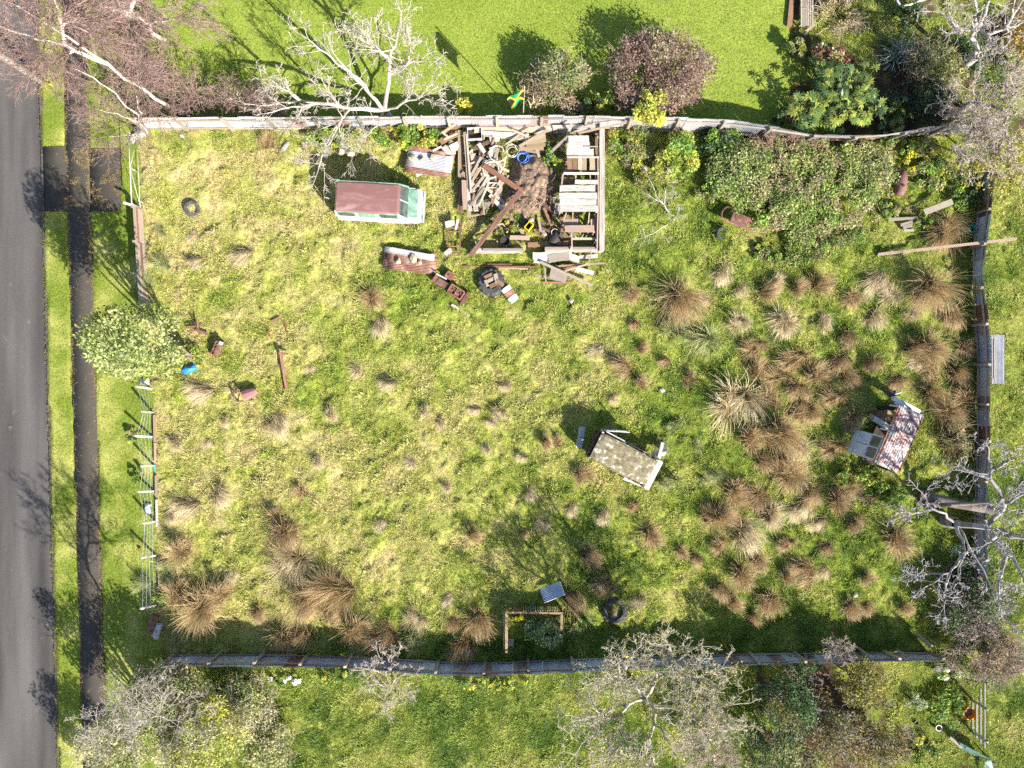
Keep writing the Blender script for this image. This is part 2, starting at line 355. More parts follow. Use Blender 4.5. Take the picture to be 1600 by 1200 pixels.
# ---------------------------------------------------------------- ground sheet
def hgt(x, y, tuft=False):
    px, py, Z = zones(x, y)
    rough = N3.fbm(x*.8, y*.8, 4, .6)-.5; big = N4.fbm(x*.18+3, y*.18, 2)-.5
    z = np.where(Z['plot'], rough*.42+big*.14+.16*sstep(.5, .8, N1.fbm(x*2.1+50, y*2.1+9, 3, .6)), np.where(Z['south'] | Z['east'] | Z['garden_ne'] | Z['garden_se'], rough*.30-.05+.10*sstep(.5, .8, N1.fbm(x*2.1+50, y*2.1+9, 3, .6)), rough*.03))
    z = np.where(Z['road'], -.32, np.where(Z['path'] | Z['drive'], -.03 if tuft else -.10, z))
    return z-.06*np.where(Z['plot'], 1, 0)
def make_ground():
    xs = np.arange(-36, 36.01, .16); ys = np.arange(-28, 28.01, .16)
    X, Y = np.meshgrid(xs, ys, indexing='ij'); px, py, Z = zones(X, Y)
    z = hgt(X, Y)
    m = plot_mix(px, py, X, Y); col = grass_col(m)*.72
    soil = np.array((.13,.09,.055))
    lw = lerp(LAWN, LAWN2, N1.fbm(X*.5, Y*.5, 3))
    col = np.where(Z['lawn_n'][..., None], lw, col)
    vg = lerp(LAWN*.85, PALE*.75, sstep(.35, .75, N2.fbm(X*.7, Y*.7, 4)))
    col = np.where(Z['verge'][..., None], vg, col)
    sg = grass_col(np.clip(N1.fbm(X*.5+7, Y*.5, 4)*.9, 0, 1))*.8
    col = np.where((Z['south'] | Z['east'])[..., None], sg, col)
    gd = lerp(soil*.6, GREEN*.6, sstep(.4, .7, N2.fbm(X*.8, Y*.8, 4)))
    col = np.where((Z['garden_ne'] | Z['garden_se'])[..., None], gd, col)
    # worn bare strip along the west and north fences, soil under the wrecked shed
    dw = px-west_x(py); dn = py-north_y(px)
    bare = Z['plot']*np.maximum(1-sstep(0, 16, dw), (1-sstep(2, 26, dn))*(px < 480))*sstep(.25, .6, N2.fbm(X*2, Y*2, 3))
    col = lerp(col, (.36,.24,.16), bare*.8)
    bare2 = (px > 735) & (px < 938) & (py > 195) & (py < 388)
    col = np.where(bare2[..., None], lerp(col*.8, (.20,.14,.09), sstep(.35, .6, N3.fbm(X*.8+5, Y*.8, 3))), col)
    nx, ny = X.shape; v = np.stack([X, Y, z], -1).reshape(-1, 3)
    i = np.arange(nx*ny).reshape(nx, ny)
    f = np.stack([i[:-1,:-1], i[1:,:-1], i[1:,1:], i[:-1,1:]], -1).reshape(-1, 4)
    # far skirt
    n = len(v); B = 400.
    sk = [(-B,-B),(B,-B),(B,B),(-B,B),(-36,-28),(36-.03,-28),(36-.03,28-.03),(-36,28-.03)]
    v = np.concatenate([v, [(a, b, -.35) for a, b in sk]]); col = np.concatenate([col.reshape(-1,3), np.tile(GREEN, (8,1))])
    f = np.concatenate([f, n+np.array([(0,1,5,4),(1,2,6,5),(2,3,7,6),(3,0,4,7)])])
    m_, nt, bs = newmat('ground_turf'); L = nt.links
    at = nt.nodes.new('ShaderNodeAttribute'); at.attribute_name = 'col'
    tc = nt.nodes.new('ShaderNodeTexCoord')
    no = nt.nodes.new('ShaderNodeTexNoise'); no.inputs['Scale'].default_value = 9; no.inputs['Detail'].default_value = 8; no.inputs['Roughness'].default_value = .7
    L.new(tc.outputs['Object'], no.inputs['Vector'])
    r = ramp(nt, [(.3,(.45,.45,.4)),(.5,(.95,.95,.95)),(.72,(1.45,1.4,1.25))]); L.new(no.outputs[0], r.inputs[0])
    mx = nt.nodes.new('ShaderNodeMix'); mx.data_type = 'RGBA'; mx.blend_type = 'MULTIPLY'; mx.inputs[0].default_value = 1
    L.new(at.outputs['Color'], mx.inputs['A']); L.new(r.outputs[0], mx.inputs['B']); L.new(mx.outputs['Result'], bs.inputs['Base Color'])
    bp = nt.nodes.new('ShaderNodeBump'); bp.inputs['Strength'].default_value = .8; bp.inputs['Distance'].default_value = .06
    L.new(no.outputs[0], bp.inputs['Height']); L.new(bp.outputs[0], bs.inputs['Normal'])
    bs.inputs['Roughness'].default_value = .95; bs.inputs['Specular IOR Level'].default_value = .1
    tag(obj('ground', mesh_np('ground', v, f, col, smooth=True), m_), 'grassy ground of the overgrown section and neighbouring lawns', kind='structure')
make_ground()

# ---------------------------------------------------------------- road, kerb, footpath, crossing
def asphalt(name, a, b, c, edge=None):
    m, nt, bs = newmat(name); L = nt.links; tc = nt.nodes.new('ShaderNodeTexCoord')
    n1 = nt.nodes.new('ShaderNodeTexNoise'); n1.inputs['Scale'].default_value = .5; n1.inputs['Detail'].default_value = 6
    n2 = nt.nodes.new('ShaderNodeTexNoise'); n2.inputs['Scale'].default_value = 22; n2.inputs['Detail'].default_value = 5; n2.inputs['Roughness'].default_value = .8
    n3 = nt.nodes.new('ShaderNodeTexNoise'); n3.inputs['Scale'].default_value = 2.6; n3.inputs['Detail'].default_value = 7; n3.inputs['Roughness'].default_value = .72
    for q in (n2, n3): L.new(tc.outputs['Object'], q.inputs['Vector'])
    mp = nt.nodes.new('ShaderNodeMapping'); mp.inputs['Scale'].default_value = (1.6,.16,1); L.new(tc.outputs['Object'], mp.inputs[0]); L.new(mp.outputs[0], n1.inputs['Vector'])
    r1 = ramp(nt, [(.3,a),(.7,b)]); L.new(n1.outputs[0], r1.inputs[0])
    r2 = ramp(nt, [(.3,(.55,.55,.55)),(.55,(1,1,1)),(.72,(1.7,1.65,1.6))]); L.new(n2.outputs[0], r2.inputs[0])
    mx = nt.nodes.new('ShaderNodeMix'); mx.data_type = 'RGBA'; mx.blend_type = 'MULTIPLY'; mx.inputs[0].default_value = 1
    L.new(r1.outputs[0], mx.inputs['A']); L.new(r2.outputs[0], mx.inputs['B'])
    m2 = nt.nodes.new('ShaderNodeMix'); m2.data_type = 'RGBA'; m2.inputs['B'].default_value = (*c, 1)
    r3 = ramp(nt, [(edge or .62,(0,0,0)),((edge or .62)+.08,(1,1,1))]); L.new(n3.outputs[0], r3.inputs[0])
    L.new(r3.outputs[0], m2.inputs[0]); L.new(mx.outputs['Result'], m2.inputs['A']); L.new(m2.outputs['Result'], bs.inputs['Base Color'])
    bp = nt.nodes.new('ShaderNodeBump'); bp.inputs['Strength'].default_value = .5; bp.inputs['Distance'].default_value = .012
    L.new(n2.outputs[0], bp.inputs['Height']); L.new(bp.outputs[0], bs.inputs['Normal']); bs.inputs['Roughness'].default_value = .9
    bs.inputs['Specular IOR Level'].default_value = .25
    return m
M['road'] = asphalt('road_asphalt', (.048,.045,.044), (.135,.126,.12), (.145,.132,.118), .62)
M['path'] = asphalt('mossy_path_asphalt', (.042,.039,.034), (.070,.062,.052), (.20,.13,.05), .60)
def strip(lx, rx, y0, y1, z, n=60, jit=0.0, th=.0):
    ys = np.linspace(y0, y1, n); g = np.random.default_rng(int(abs(z*1000))+n)
    l = np.array([P(lx(y)+g.normal()*jit, y, 0) for y in ys]); r = np.array([P(rx(y)+g.normal()*jit, y, 0) for y in ys])
    l[:, 2] = z; r[:, 2] = z
    v = np.concatenate([l, r]); f = np.array([(i, i+1, n+i+1, n+i) for i in range(n-1)])
    if th:
        k = len(v); d = v.copy(); d[:, 2] -= th; v = np.concatenate([v, d])
        f = np.concatenate([f, [(i, k+i, k+i+1, i+1) for i in range(n-1)], [(n+i, n+i+1, k+n+i+1, k+n+i) for i in range(n-1)]])
    return v, f
v, f = strip(lambda y: -260, road_x, -900, 2100, -.13, 120)
tag(obj('road', mesh_np('road', v, f), M['road']), 'grey asphalt road running along the left side', kind='structure')
v, f = strip(path_l, path_r, -900, 2100, .012, 240, .7, .14)
tag(obj('footpath', mesh_np('footpath', v, f), M['path']), 'narrow dark asphalt footpath with mossy edges between grass verges', kind='structure')
v, f = strip(lambda y: road_x(y)+1.6, lambda y: path_l(y)-.6, 229, 331, -.01, 20, .5, .14)
tag(obj('driveway', mesh_np('driveway', v, f), M['path']), 'asphalt crossing between road and footpath', kind='structure')
v, f = strip(lambda y: path_r(y)+.6, lambda y: 187+.02*(y-228), 231, 330, .004, 20, .6, .14)
tag(obj('driveway', mesh_np('driveway', v, f), M['path']), 'asphalt crossing between footpath and front fence', kind='structure')
M['kerb'] = mat('shadow_gap_kerb', [(.3,(.03,.027,.022)),(.55,(.08,.07,.055)),(.75,(.20,.17,.12))], 6, .95, 0, .4, vary=.3)  # shadow gap at the road edge put into the dark brownish concrete colour
ks = []
for i in range(64):
    y0 = -420+i*30; y1 = y0+29.2
    a, b = P(road_x(y0)+.8, y0), P(road_x(y1)+.8, y1)
    mb = MB().beam((a.x, a.y, -.09), (b.x, b.y, -.1), .09, .2)
    ks.append(mb)
kerb = bpy.data.objects.new('kerb', None); C.objects.link(kerb); tag(kerb, 'low concrete kerb between road and grass verge', kind='structure')
for mb in ks: mb.build('kerb_stone', M['kerb'], kerb)
# manhole lid in the road
mb = MB().lathe([(0,.02),(.1,.02),(.11,.012),(.14,.012),(.15,0)], 20)
o = mb.build('manhole_cover', M['kerb'], None, P(14,668) + Vector((0,0,-.128)))
tag(o, 'small round pale valve cover set in the road', 'manhole cover')

# ---------------------------------------------------------------- grass scattered as instances
def blade_tuft(seed, nb, hmin, hmax, spread, w, lean=.6):
    g = np.random.default_rng(seed); v = []; f = []
    for i in range(nb):
        a = g.random()*6.283; r = spread*math.sqrt(g.random()); b = np.array([r*math.cos(a), r*math.sin(a), -.03])
        h = g.uniform(hmin, hmax); az = a+g.normal()*.9; l = lean*g.random()*h*1.3
        m = b+np.array([math.cos(az)*l*.4, math.sin(az)*l*.4, h*.6]); t = b+np.array([math.cos(az)*l, math.sin(az)*l, h*g.uniform(.75,1)])
        sd = np.array([-math.sin(az), math.cos(az), 0])*w*g.uniform(.6,1.2)
        n = len(v); v += [b-sd*.5, b+sd*.5, m+sd*.4, m-sd*.4, t]; f += [(n,n+1,n+2),(n,n+2,n+3),(n+3,n+2,n+4)]
    me = mesh_np('tuft', np.array(v), np.array(f)); me.materials.append(M['grass_blade']); return me
def tuft_set(name, n, **k):
    c = bpy.data.collections.new(name)
    for i in range(n):
        c.objects.link(bpy.data.objects.new('grass_tuft', blade_tuft(i*7+len(name), **k)))
    return c
def scatter(name, label, pts, rot, scl, col, coll):
    me = bpy.data.meshes.new(name); me.vertices.add(len(pts)); me.vertices.foreach_set('co', pts.astype(np.float32).ravel())
    a = me.attributes.new('rot', 'FLOAT_VECTOR', 'POINT'); a.data.foreach_set('vector', rot.astype(np.float32).ravel())
    a = me.attributes.new('scl', 'FLOAT', 'POINT'); a.data.foreach_set('value', scl.astype(np.float32))
    a = me.attributes.new('col', 'FLOAT_COLOR', 'POINT'); c4 = np.ones((len(pts), 4), np.float32); c4[:, :3] = col; a.data.foreach_set('color', c4.ravel())
    o = obj(name, me); ng = bpy.data.node_groups.new(name, 'GeometryNodeTree')
    ng.interface.new_socket('Geometry', in_out='INPUT', socket_type='NodeSocketGeometry'); ng.interface.new_socket('Geometry', in_out='OUTPUT', socket_type='NodeSocketGeometry')
    gi = ng.nodes.new('NodeGroupInput'); go = ng.nodes.new('NodeGroupOutput'); ip = ng.nodes.new('GeometryNodeInstanceOnPoints')
    ci = ng.nodes.new('GeometryNodeCollectionInfo'); ci.inputs['Collection'].default_value = coll; ci.inputs['Separate Children'].default_value = True
    ip.inputs['Pick Instance'].default_value = True
    def na(n, t): q = ng.nodes.new('GeometryNodeInputNamedAttribute'); q.data_type = t; q.inputs[0].default_value = n; return q.outputs['Attribute']
    L = ng.links; L.new(gi.outputs[0], ip.inputs['Points']); L.new(ci.outputs[0], ip.inputs['Instance'])
    L.new(na('rot', 'FLOAT_VECTOR'), ip.inputs['Rotation']); L.new(na('scl', 'FLOAT'), ip.inputs['Scale']); L.new(ip.outputs[0], go.inputs[0])
    md = o.modifiers.new('scatter', 'NODES'); md.node_group = ng
    return tag(o, label, None, None, 'stuff')
ROUGH = tuft_set('rough_tufts', 8, nb=26, hmin=.03, hmax=.125, spread=.13, w=.019, lean=1.3)
SHORT = tuft_set('short_tufts', 4, nb=16, hmin=.02, hmax=.055, spread=.10, w=.018, lean=1.0)
def cloud(n, x0, x1, y0, y1, key, dens=None):
    x = NR.uniform(x0, x1, n); y = NR.uniform(y0, y1, n); px, py, Z = zones(x, y); k = Z[key].copy()
    if dens is not None: k &= NR.random(n) < dens(px, py, x, y)
    return x[k], y[k], px[k], py[k]
# overgrown plot
def dens_plot(px, py, x, y):
    ruin = (px > 735) & (px < 940) & (py > 195) & (py < 390)
    return np.where(ruin, .35, 1)*(.55+.45*sstep(3, 22, px-west_x(py)))
x, y, px, py = cloud(190000, -20, 25, -15, 14.5, 'plot', dens_plot)
m = np.clip(plot_mix(px, py, x, y)+NR.normal(size=len(x))*.16, 0, 1); n = len(x)
clump = N4.fbm(x*1.3+20, y*1.3, 3, .6)
scl = (.6+.85*sstep(.35, .75, clump))*NR.uniform(.7, 1.3, n)
scl *= 1.0-.25*np.exp(-((px-330)/150.)**2-((py-290)/100.)**2)
scatter('rough_grass', 'rank mixed straw and green grass covering the section', np.stack([x, y, hgt(x, y)], 1), np.stack([NR.normal(size=n)*.15, NR.normal(size=n)*.15, NR.uniform(0, 6.28, n)], 1), scl, grass_col(m)*(1+.22*NR.normal(size=(n,1))).clip(.4, 1.6), ROUGH)
# neighbouring lawns
for key, label, num, box, cf, st, sc in (
    ('lawn_n', 'smooth bright green mown lawn beyond the top fence', 70000, (-24,15,13,21), 0, SHORT, 1.1),
    ('verge', 'short yellow green grass of the roadside verges', 60000, (-26,-18,-21,21), 1, SHORT, 1.1),
    ('south', 'shaggy green grass of the yard below the bottom fence', 62000, (-20,14,-21,-14), 2, ROUGH, 1.0),
    ('east', 'green grass beyond the right hand fence', 32000, (23.5,28,-21,14), 2, ROUGH, .9),
    ('garden_se', 'weedy grass of the corner garden at lower right', 22000, (12,26,-21,-14), 3, ROUGH, .9),
    ('garden_ne', 'weedy ground cover among the garden shrubs at upper right', 20000, (14,28,12,21), 3, ROUGH, .9)):
    x, y, px, py = cloud(num, *box, key); n = len(x)
    a = N2.fbm(x*.6+3, y*.6+8, 4, .6)
    if cf == 0: col = lerp(LAWN, LAWN2, sstep(.3, .7, a+.12*NR.normal(size=n)))
    elif cf == 1: col = lerp(np.array((.22,.25,.03)), np.array((.40,.35,.08)), sstep(.35, .8, a+.15*NR.normal(size=n)))
    elif cf == 2: col = grass_col(np.clip((a-.5)*1.8+.29+.16*NR.normal(size=n), 0, 1))
    else: col = grass_col(np.clip(a*.9-.12+.12*NR.normal(size=n), 0, 1))
    if cf == 3:
        k = np.where(py < 600, (a > .56) | (py < 62) & (px > 1345) & (px < 1400), (a > .42) & (px > 1385)); x, y, col, a = x[k], y[k], col[k], a[k]; n = len(x)
    s = sc*NR.uniform(.6, 1.3, n)*(1 if cf < 2 else (.7+.9*sstep(.35, .72, N4.fbm(x*1.4, y*1.4, 3))))
    scatter('lawn_grass' if cf < 2 else 'rough_grass', label, np.stack([x, y, hgt(x, y, True)], 1), np.stack([NR.normal(size=n)*.12, NR.normal(size=n)*.12, NR.uniform(0, 6.28, n)], 1), s, col*(1+.14*NR.normal(size=(n,1))).clip(.5, 1.5), st)

# ---------------------------------------------------------------- corrugated fences
def corrugated(w, h, waves=10, amp=.017, nz=1, th=0):
    n = waves*4; v = []; f = []
    for j in range(nz+1):
        for i in range(n+1):
            t = i/n; v.append((w*(t-.5), amp*math.sin(2*math.pi*waves*t), h*j/nz))
    for j in range(nz):
        for i in range(n): f.append((j*(n+1)+i, j*(n+1)+i+1, (j+1)*(n+1)+i+1, (j+1)*(n+1)+i))
    return np.array(v), np.array(f)
BOARD = MB().box((0,0,0), (1,1,1)).mesh('board')
def split_board(seed):
    g = random.Random(seed); v = []; f = []; n = 5
    for i in range(n+1):
        x = i/n-.5; e = (.06 if i in (0, n) else .03)
        for sy in (-.5, .5):
            xx = x+(g.uniform(-.025,.025) if i in (0, n) else 0)
            yy = sy+g.uniform(-e, e)
            v += [(xx, yy, -.5), (xx, yy, .5)]
    for i in range(n):
        a, b = i*4, i*4+4
        f += [(a+1,b+1,b+3,a+3),(a,a+2,b+2,b),(a,b,b+1,a+1),(a+2,a+3,b+3,b+2)]
    f += [(0,1,3,2),(n*4,n*4+2,n*4+3,n*4+1)]
    me = bpy.data.meshes.new('board'); me.from_pydata(v, [], f); me.update(); return me
BMESH = {}
def board(parent, name, a, b, w, t, matk, roll=0.0):
    """a plank from a to b (shared meshes, scaled)"""
    a, b = Vector(a), Vector(b); d = b-a; L = d.length
    key = (matk, R.randrange(4))
    if key not in BMESH:
        me = split_board(hash(key[1])+3); me.materials.append(M[matk]); BMESH[key] = me
    o = obj(name, BMESH[key], None, None)
    x = d.normalized(); up = Vector((0,0,1)) if abs(x.z) < .95 else Vector((0,1,0))
    yv = up.cross(x).normalized(); zv = x.cross(yv)
    m = Matrix((x, yv, zv)).transposed() @ Matrix.Rotation(roll, 3, 'X')
    mw = Matrix.Translation((a+b)/2) @ m.to_4x4() @ Matrix.Diagonal((L, w, t, 1))
    if parent is not None:
        o.parent = parent; bpy_m = Matrix.LocRotScale(parent.location, parent.rotation_euler, None); o.matrix_local = bpy_m.inverted() @ mw
    else: o.matrix_world = mw
    return o
def fence(label, pts, h, inward, mats, seed, sheet_h=None, post_gap=2.25, skip=lambda q: False, rails=(.35, 1.35)):
    g = random.Random(seed)
    W = [P(px, py, h) for px, py, l in pts]; lean = [l for *_, l in pts]
    cum = [0]
    for a, b in zip(W, W[1:]): cum.append(cum[-1]+(b-a).xy.length)
    tot = cum[-1]
    def at(s):
        i = max(j for j in range(len(cum)) if cum[j] <= s+1e-9); i = min(i, len(W)-2)
        t = (s-cum[i])/(cum[i+1]-cum[i]); p = W[i].lerp(W[i+1], t); return p, lean[i]*(1-t)+lean[i+1]*t
    root = thing('corrugated_iron_fence', label, 'fence', Vector((W[0].x, W[0].y, 0)))
    base = root.location.copy()
    meshes = {}
    sw = .76; n = int(tot/sw)
    inv = Matrix.Translation(base).inverted()
    def frame(s0, s1):
        a, la = at(s0); b, lb = at(s1); d = (b-a); d.z = 0; d.normalize()
        nrm = Vector((-d.y, d.x, 0))
        if nrm.dot(inward) < 0: nrm = -nrm
        l = (la+lb)/2; top = (a+b)/2; bot = top+nrm*l; bot.z = -.04; top.z = h  # top leans away from the plot by l
        return top, bot, d, nrm
    for i in range(n):
        s0, s1 = i*tot/n, (i+1)*tot/n
        if skip((s0+s1)/2/tot): continue
        top, bot, d, nrm = frame(s0, s1)
        up = (top-bot); hh = up.length; up.normalize()
        mk = g.choices(list(mats), weights=list(mats.values()))[0]
        if mk not in meshes:
            v, f = corrugated(sw*1.06, 1.0); me = mesh_np('iron_sheet', v, f, smooth=True); me.materials.append(M[mk]); meshes[mk] = me
        o = obj('iron_sheet', meshes[mk], None, root)
        yv = up.cross(d).normalized()
        m = Matrix((d, yv, up)).transposed().to_4x4()
        off = yv*g.uniform(-.012, .012)+yv*(.008 if i % 2 else -.008)
        o.matrix_local = inv @ (Matrix.Translation(bot+off) @ m @ Matrix.Rotation(g.gauss(0, .012), 4, 'Y') @ Matrix.Diagonal((1, 1, hh*g.uniform(.965, 1.035), 1)))
    np_ = int(tot/post_gap); prev = None
    for i in range(np_+1):
        s = min(tot-.01, max(.01, i*tot/np_+g.uniform(-.12, .12)))
        top, bot, d, nrm = frame(max(0, s-.05), min(tot, s+.05)); 
        if skip(s/tot): prev = None; continue
        a = bot+nrm*.11+Vector((0,0,-.15)); b = top+nrm*.11+Vector((0,0,g.uniform(-.05,.1)))+nrm*g.gauss(0,.03)
        board(root, 'post', a, b, .13, .11, g.choice(['wood_grey','wood_grey','wood_pale']))
        if prev:
            for q, zf in enumerate(rails):
                fr = zf/h
                c0 = prev[0].lerp(prev[1], fr); c1 = a.lerp(b, fr)
                board(root, 'rail', c0-nrm*.055, c1-nrm*.055, .05, .09, g.choice(['wood_grey','wood_pink','wood_pale']))
        prev = (a, b)
    return root
fence('silver corrugated iron fence along the top of the section', NORTH, HN, Vector((0,-1,0)), {'galv': 8, 'galv_shade_blue': 1, 'galv_rust': .8}, 3)
fence('shade-tinted blue grey corrugated iron fence along the bottom of the section', SOUTH, HS, Vector((0,1,0)), {'galv_shade_blue': 8, 'galv': 1.5, 'galv_rust': 1}, 4)  # blue of the shaded inner face is carried by the sheet colour
fence('bent corrugated iron fence along the right side of the section', EAST, HE, Vector((-1,0,0)), {'galv_shade_blue': 7, 'galv': 2, 'galv_rust': 1.5, 'iron_rust': .7}, 5, post_gap=1.9, rails=(.3, .9))

# dead leaves and moss crumbs along the footpath, crossing and kerb
g = np.random.default_rng(77); pts = []
for n_, fx, sd in ((7000, path_r, -1.8), (3000, path_l, 1.2), (2600, road_x, -1.4)):
    yy = g.uniform(-30, 1230, n_); k = N2.fbm(yy*.03, yy*0+sd, 3); keep = g.random(n_) < np.clip((k-.3)*3, .08, 1); yy = yy[keep]
    xx = fx(yy)+sd*np.abs(g.normal(size=len(yy)))*1.6; pts.append(np.stack([xx, yy, np.where(fx is road_x, -.12, .02)+0*yy], 1))
yy = g.uniform(232, 328, 5000); xx = g.uniform(100, 187, 5000); k = N3.fbm(xx*.06, yy*.06, 3) > .54; pts.append(np.stack([xx[k], yy[k], 0*xx[k]+.022], 1))
yy = g.uniform(0, 1200, 500); xx = path_l(yy)+g.random(500)*34; pts.append(np.stack([xx, yy, 0*xx+.022], 1))
p = np.concatenate(pts); c = np.stack([(p[:,0]-800)/PPM, (600-p[:,1])/PPM, p[:,2]], 1)
v, f = leaves(c, len(c), .042*g.uniform(.5, 1.5, len(c)), g, 3.0, .7); cl = pal(g, [(.24,.16,.07),(.20,.13,.06),(.30,.22,.09),(.16,.13,.06)], len(c))
tag(obj('leaf_litter', mesh_np('leaf_litter', v, f, np.repeat(cl, 4, axis=0)), M['twig']), 'brown leaf litter and moss along the footpath edges', kind='stuff')
# ---------------------------------------------------------------- tussocks
LAND = [((600,312),'the green van'), ((970,705),'the lichen-roofed wreck'), ((1385,685),'the red-roofed wreck'), ((835,982),'the timber compost frame'),
        ((845,300),'the collapsed shed'), ((320,615),'the blue plastic scrap'), ((1250,300),'the bramble thicket'), ((1500,850),'the bare grey tree'),
        ((768,441),'the tractor tyre'), ((215,535),'the leafy fence tree'), ((1150,348),'the rusty engine frame'), ((1530,560),'the hooked white sheet'), ((962,952),'the tussock-filled tyre'), ((250,1010),'the lower left fence corner'), ((442,575),'the rusty iron post'),
        ((610,1060),'the pale bare bush'), ((1040,1090),'the lichen-pale bare tree'), ((1500,1010),'the tangled hedge')]
ORD = 'nearest|second nearest|third nearest|fourth nearest|fifth nearest|sixth nearest|seventh nearest|eighth nearest|ninth nearest|tenth nearest|eleventh nearest|twelfth nearest|farthest'.split('|')
def place(px, py):
    """landmark and direction in words"""
    d, a, b, n = min((math.hypot(px-a, py-b), a, b, n) for (a, b), n in LAND)
    dx, dy = px-a, py-b
    v = '' if abs(dy) < .4*abs(dx) else ('above' if dy < 0 else 'below'); h = '' if abs(dx) < .4*abs(dy) else ('left of' if dx < 0 else 'right of')
    return d, (f'{v} and {h}' if v and h else v or h)+' '+n
def settle(items):
    """items [(object, size and colour words, px, py)] -> labels ordered by distance from the landmark"""
    by = {}
    for o, w, px, py in items: d, s = place(px, py); by.setdefault((w, s), []).append((d, o))
    for (w, s), l in by.items():
        l.sort(key=lambda q: q[0])
        for i, (d, o) in enumerate(l):
            tag(o, (w if len(l) == 1 else f'{ORD[i]} {w}')+f' grass tussock {s}', 'tussock', 'grass tussocks in the overgrown section')
def tussock_mesh(seed, nb, L0, L1, root, tip, wind=(0,0), flat=.0, w=.021):
    g = np.random.default_rng(seed); S = 5
    a = g.random(nb)*6.283; r = np.sqrt(g.random(nb))*.10; nc = 5; cc = g.normal(size=(nc,2))*.17; ci = g.integers(0, nc, nb); ca = g.random(nc)*6.283
    b = np.stack([r*np.cos(a)+cc[ci,0], r*np.sin(a)+cc[ci,1], np.full(nb, -.06)], 1)
    az = a+g.normal(size=nb)*.5; az = np.where(g.random(nb) < .5, ca[ci]+g.normal(size=nb)*.35, az); L = g.uniform(L0, L1, nb)*g.uniform(.55, 1.15, nc)[ci]; tilt = np.clip(np.abs(g.normal(size=nb))*.46+.10+flat, .05, 1.4)
    d = np.stack([np.cos(az)*np.sin(tilt)+wind[0], np.sin(az)*np.sin(tilt)+wind[1], np.cos(tilt)], 1); d /= np.linalg.norm(d, axis=1)[:, None]
    droop = g.uniform(.08, .55, nb); p = b.copy(); pts = [p.copy()]
    for i in range(S):
        d = d+np.stack([wind[0]*.15+0*droop, wind[1]*.15+0*droop, -droop*(i+.5)/S*1.5], 1); d /= np.linalg.norm(d, axis=1)[:, None]
        p = p+d*(L/S)[:, None]; p[:, 2] = np.maximum(p[:, 2], .03); pts.append(p.copy())
    sd = np.stack([-np.sin(az), np.cos(az), 0*az], 1)*w
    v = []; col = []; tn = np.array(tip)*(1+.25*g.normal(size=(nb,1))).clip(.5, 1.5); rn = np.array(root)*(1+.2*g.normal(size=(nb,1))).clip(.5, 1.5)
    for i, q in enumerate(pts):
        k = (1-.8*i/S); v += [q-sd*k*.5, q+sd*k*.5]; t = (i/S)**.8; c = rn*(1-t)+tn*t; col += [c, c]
    v = np.stack(v, 1); col = np.stack(col, 1); m = 2*(S+1); base = np.arange(nb)[:, None]*m; f = []
    for i in range(S): f.append(np.concatenate([base+2*i, base+2*i+1, base+2*i+3, base+2*i+2], 1))
    me = mesh_np('tussock', v.reshape(-1, 3), np.stack(f, 1).reshape(-1, 4), col.reshape(-1, 3)); me.materials.append(M['tussock']); return me
TUS = {
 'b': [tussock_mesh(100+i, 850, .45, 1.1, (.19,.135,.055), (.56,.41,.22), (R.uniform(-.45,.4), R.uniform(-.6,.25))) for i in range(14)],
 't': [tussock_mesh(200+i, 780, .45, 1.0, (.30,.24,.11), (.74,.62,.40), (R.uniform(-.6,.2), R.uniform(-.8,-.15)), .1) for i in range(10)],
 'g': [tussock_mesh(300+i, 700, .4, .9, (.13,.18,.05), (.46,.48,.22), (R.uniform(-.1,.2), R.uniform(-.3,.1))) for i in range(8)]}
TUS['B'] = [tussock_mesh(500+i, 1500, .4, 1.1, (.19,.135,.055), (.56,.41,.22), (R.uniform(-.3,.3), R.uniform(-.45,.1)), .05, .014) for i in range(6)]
WORD = {'b': 'bronze', 't': 'straw-coloured', 'g': 'green'}
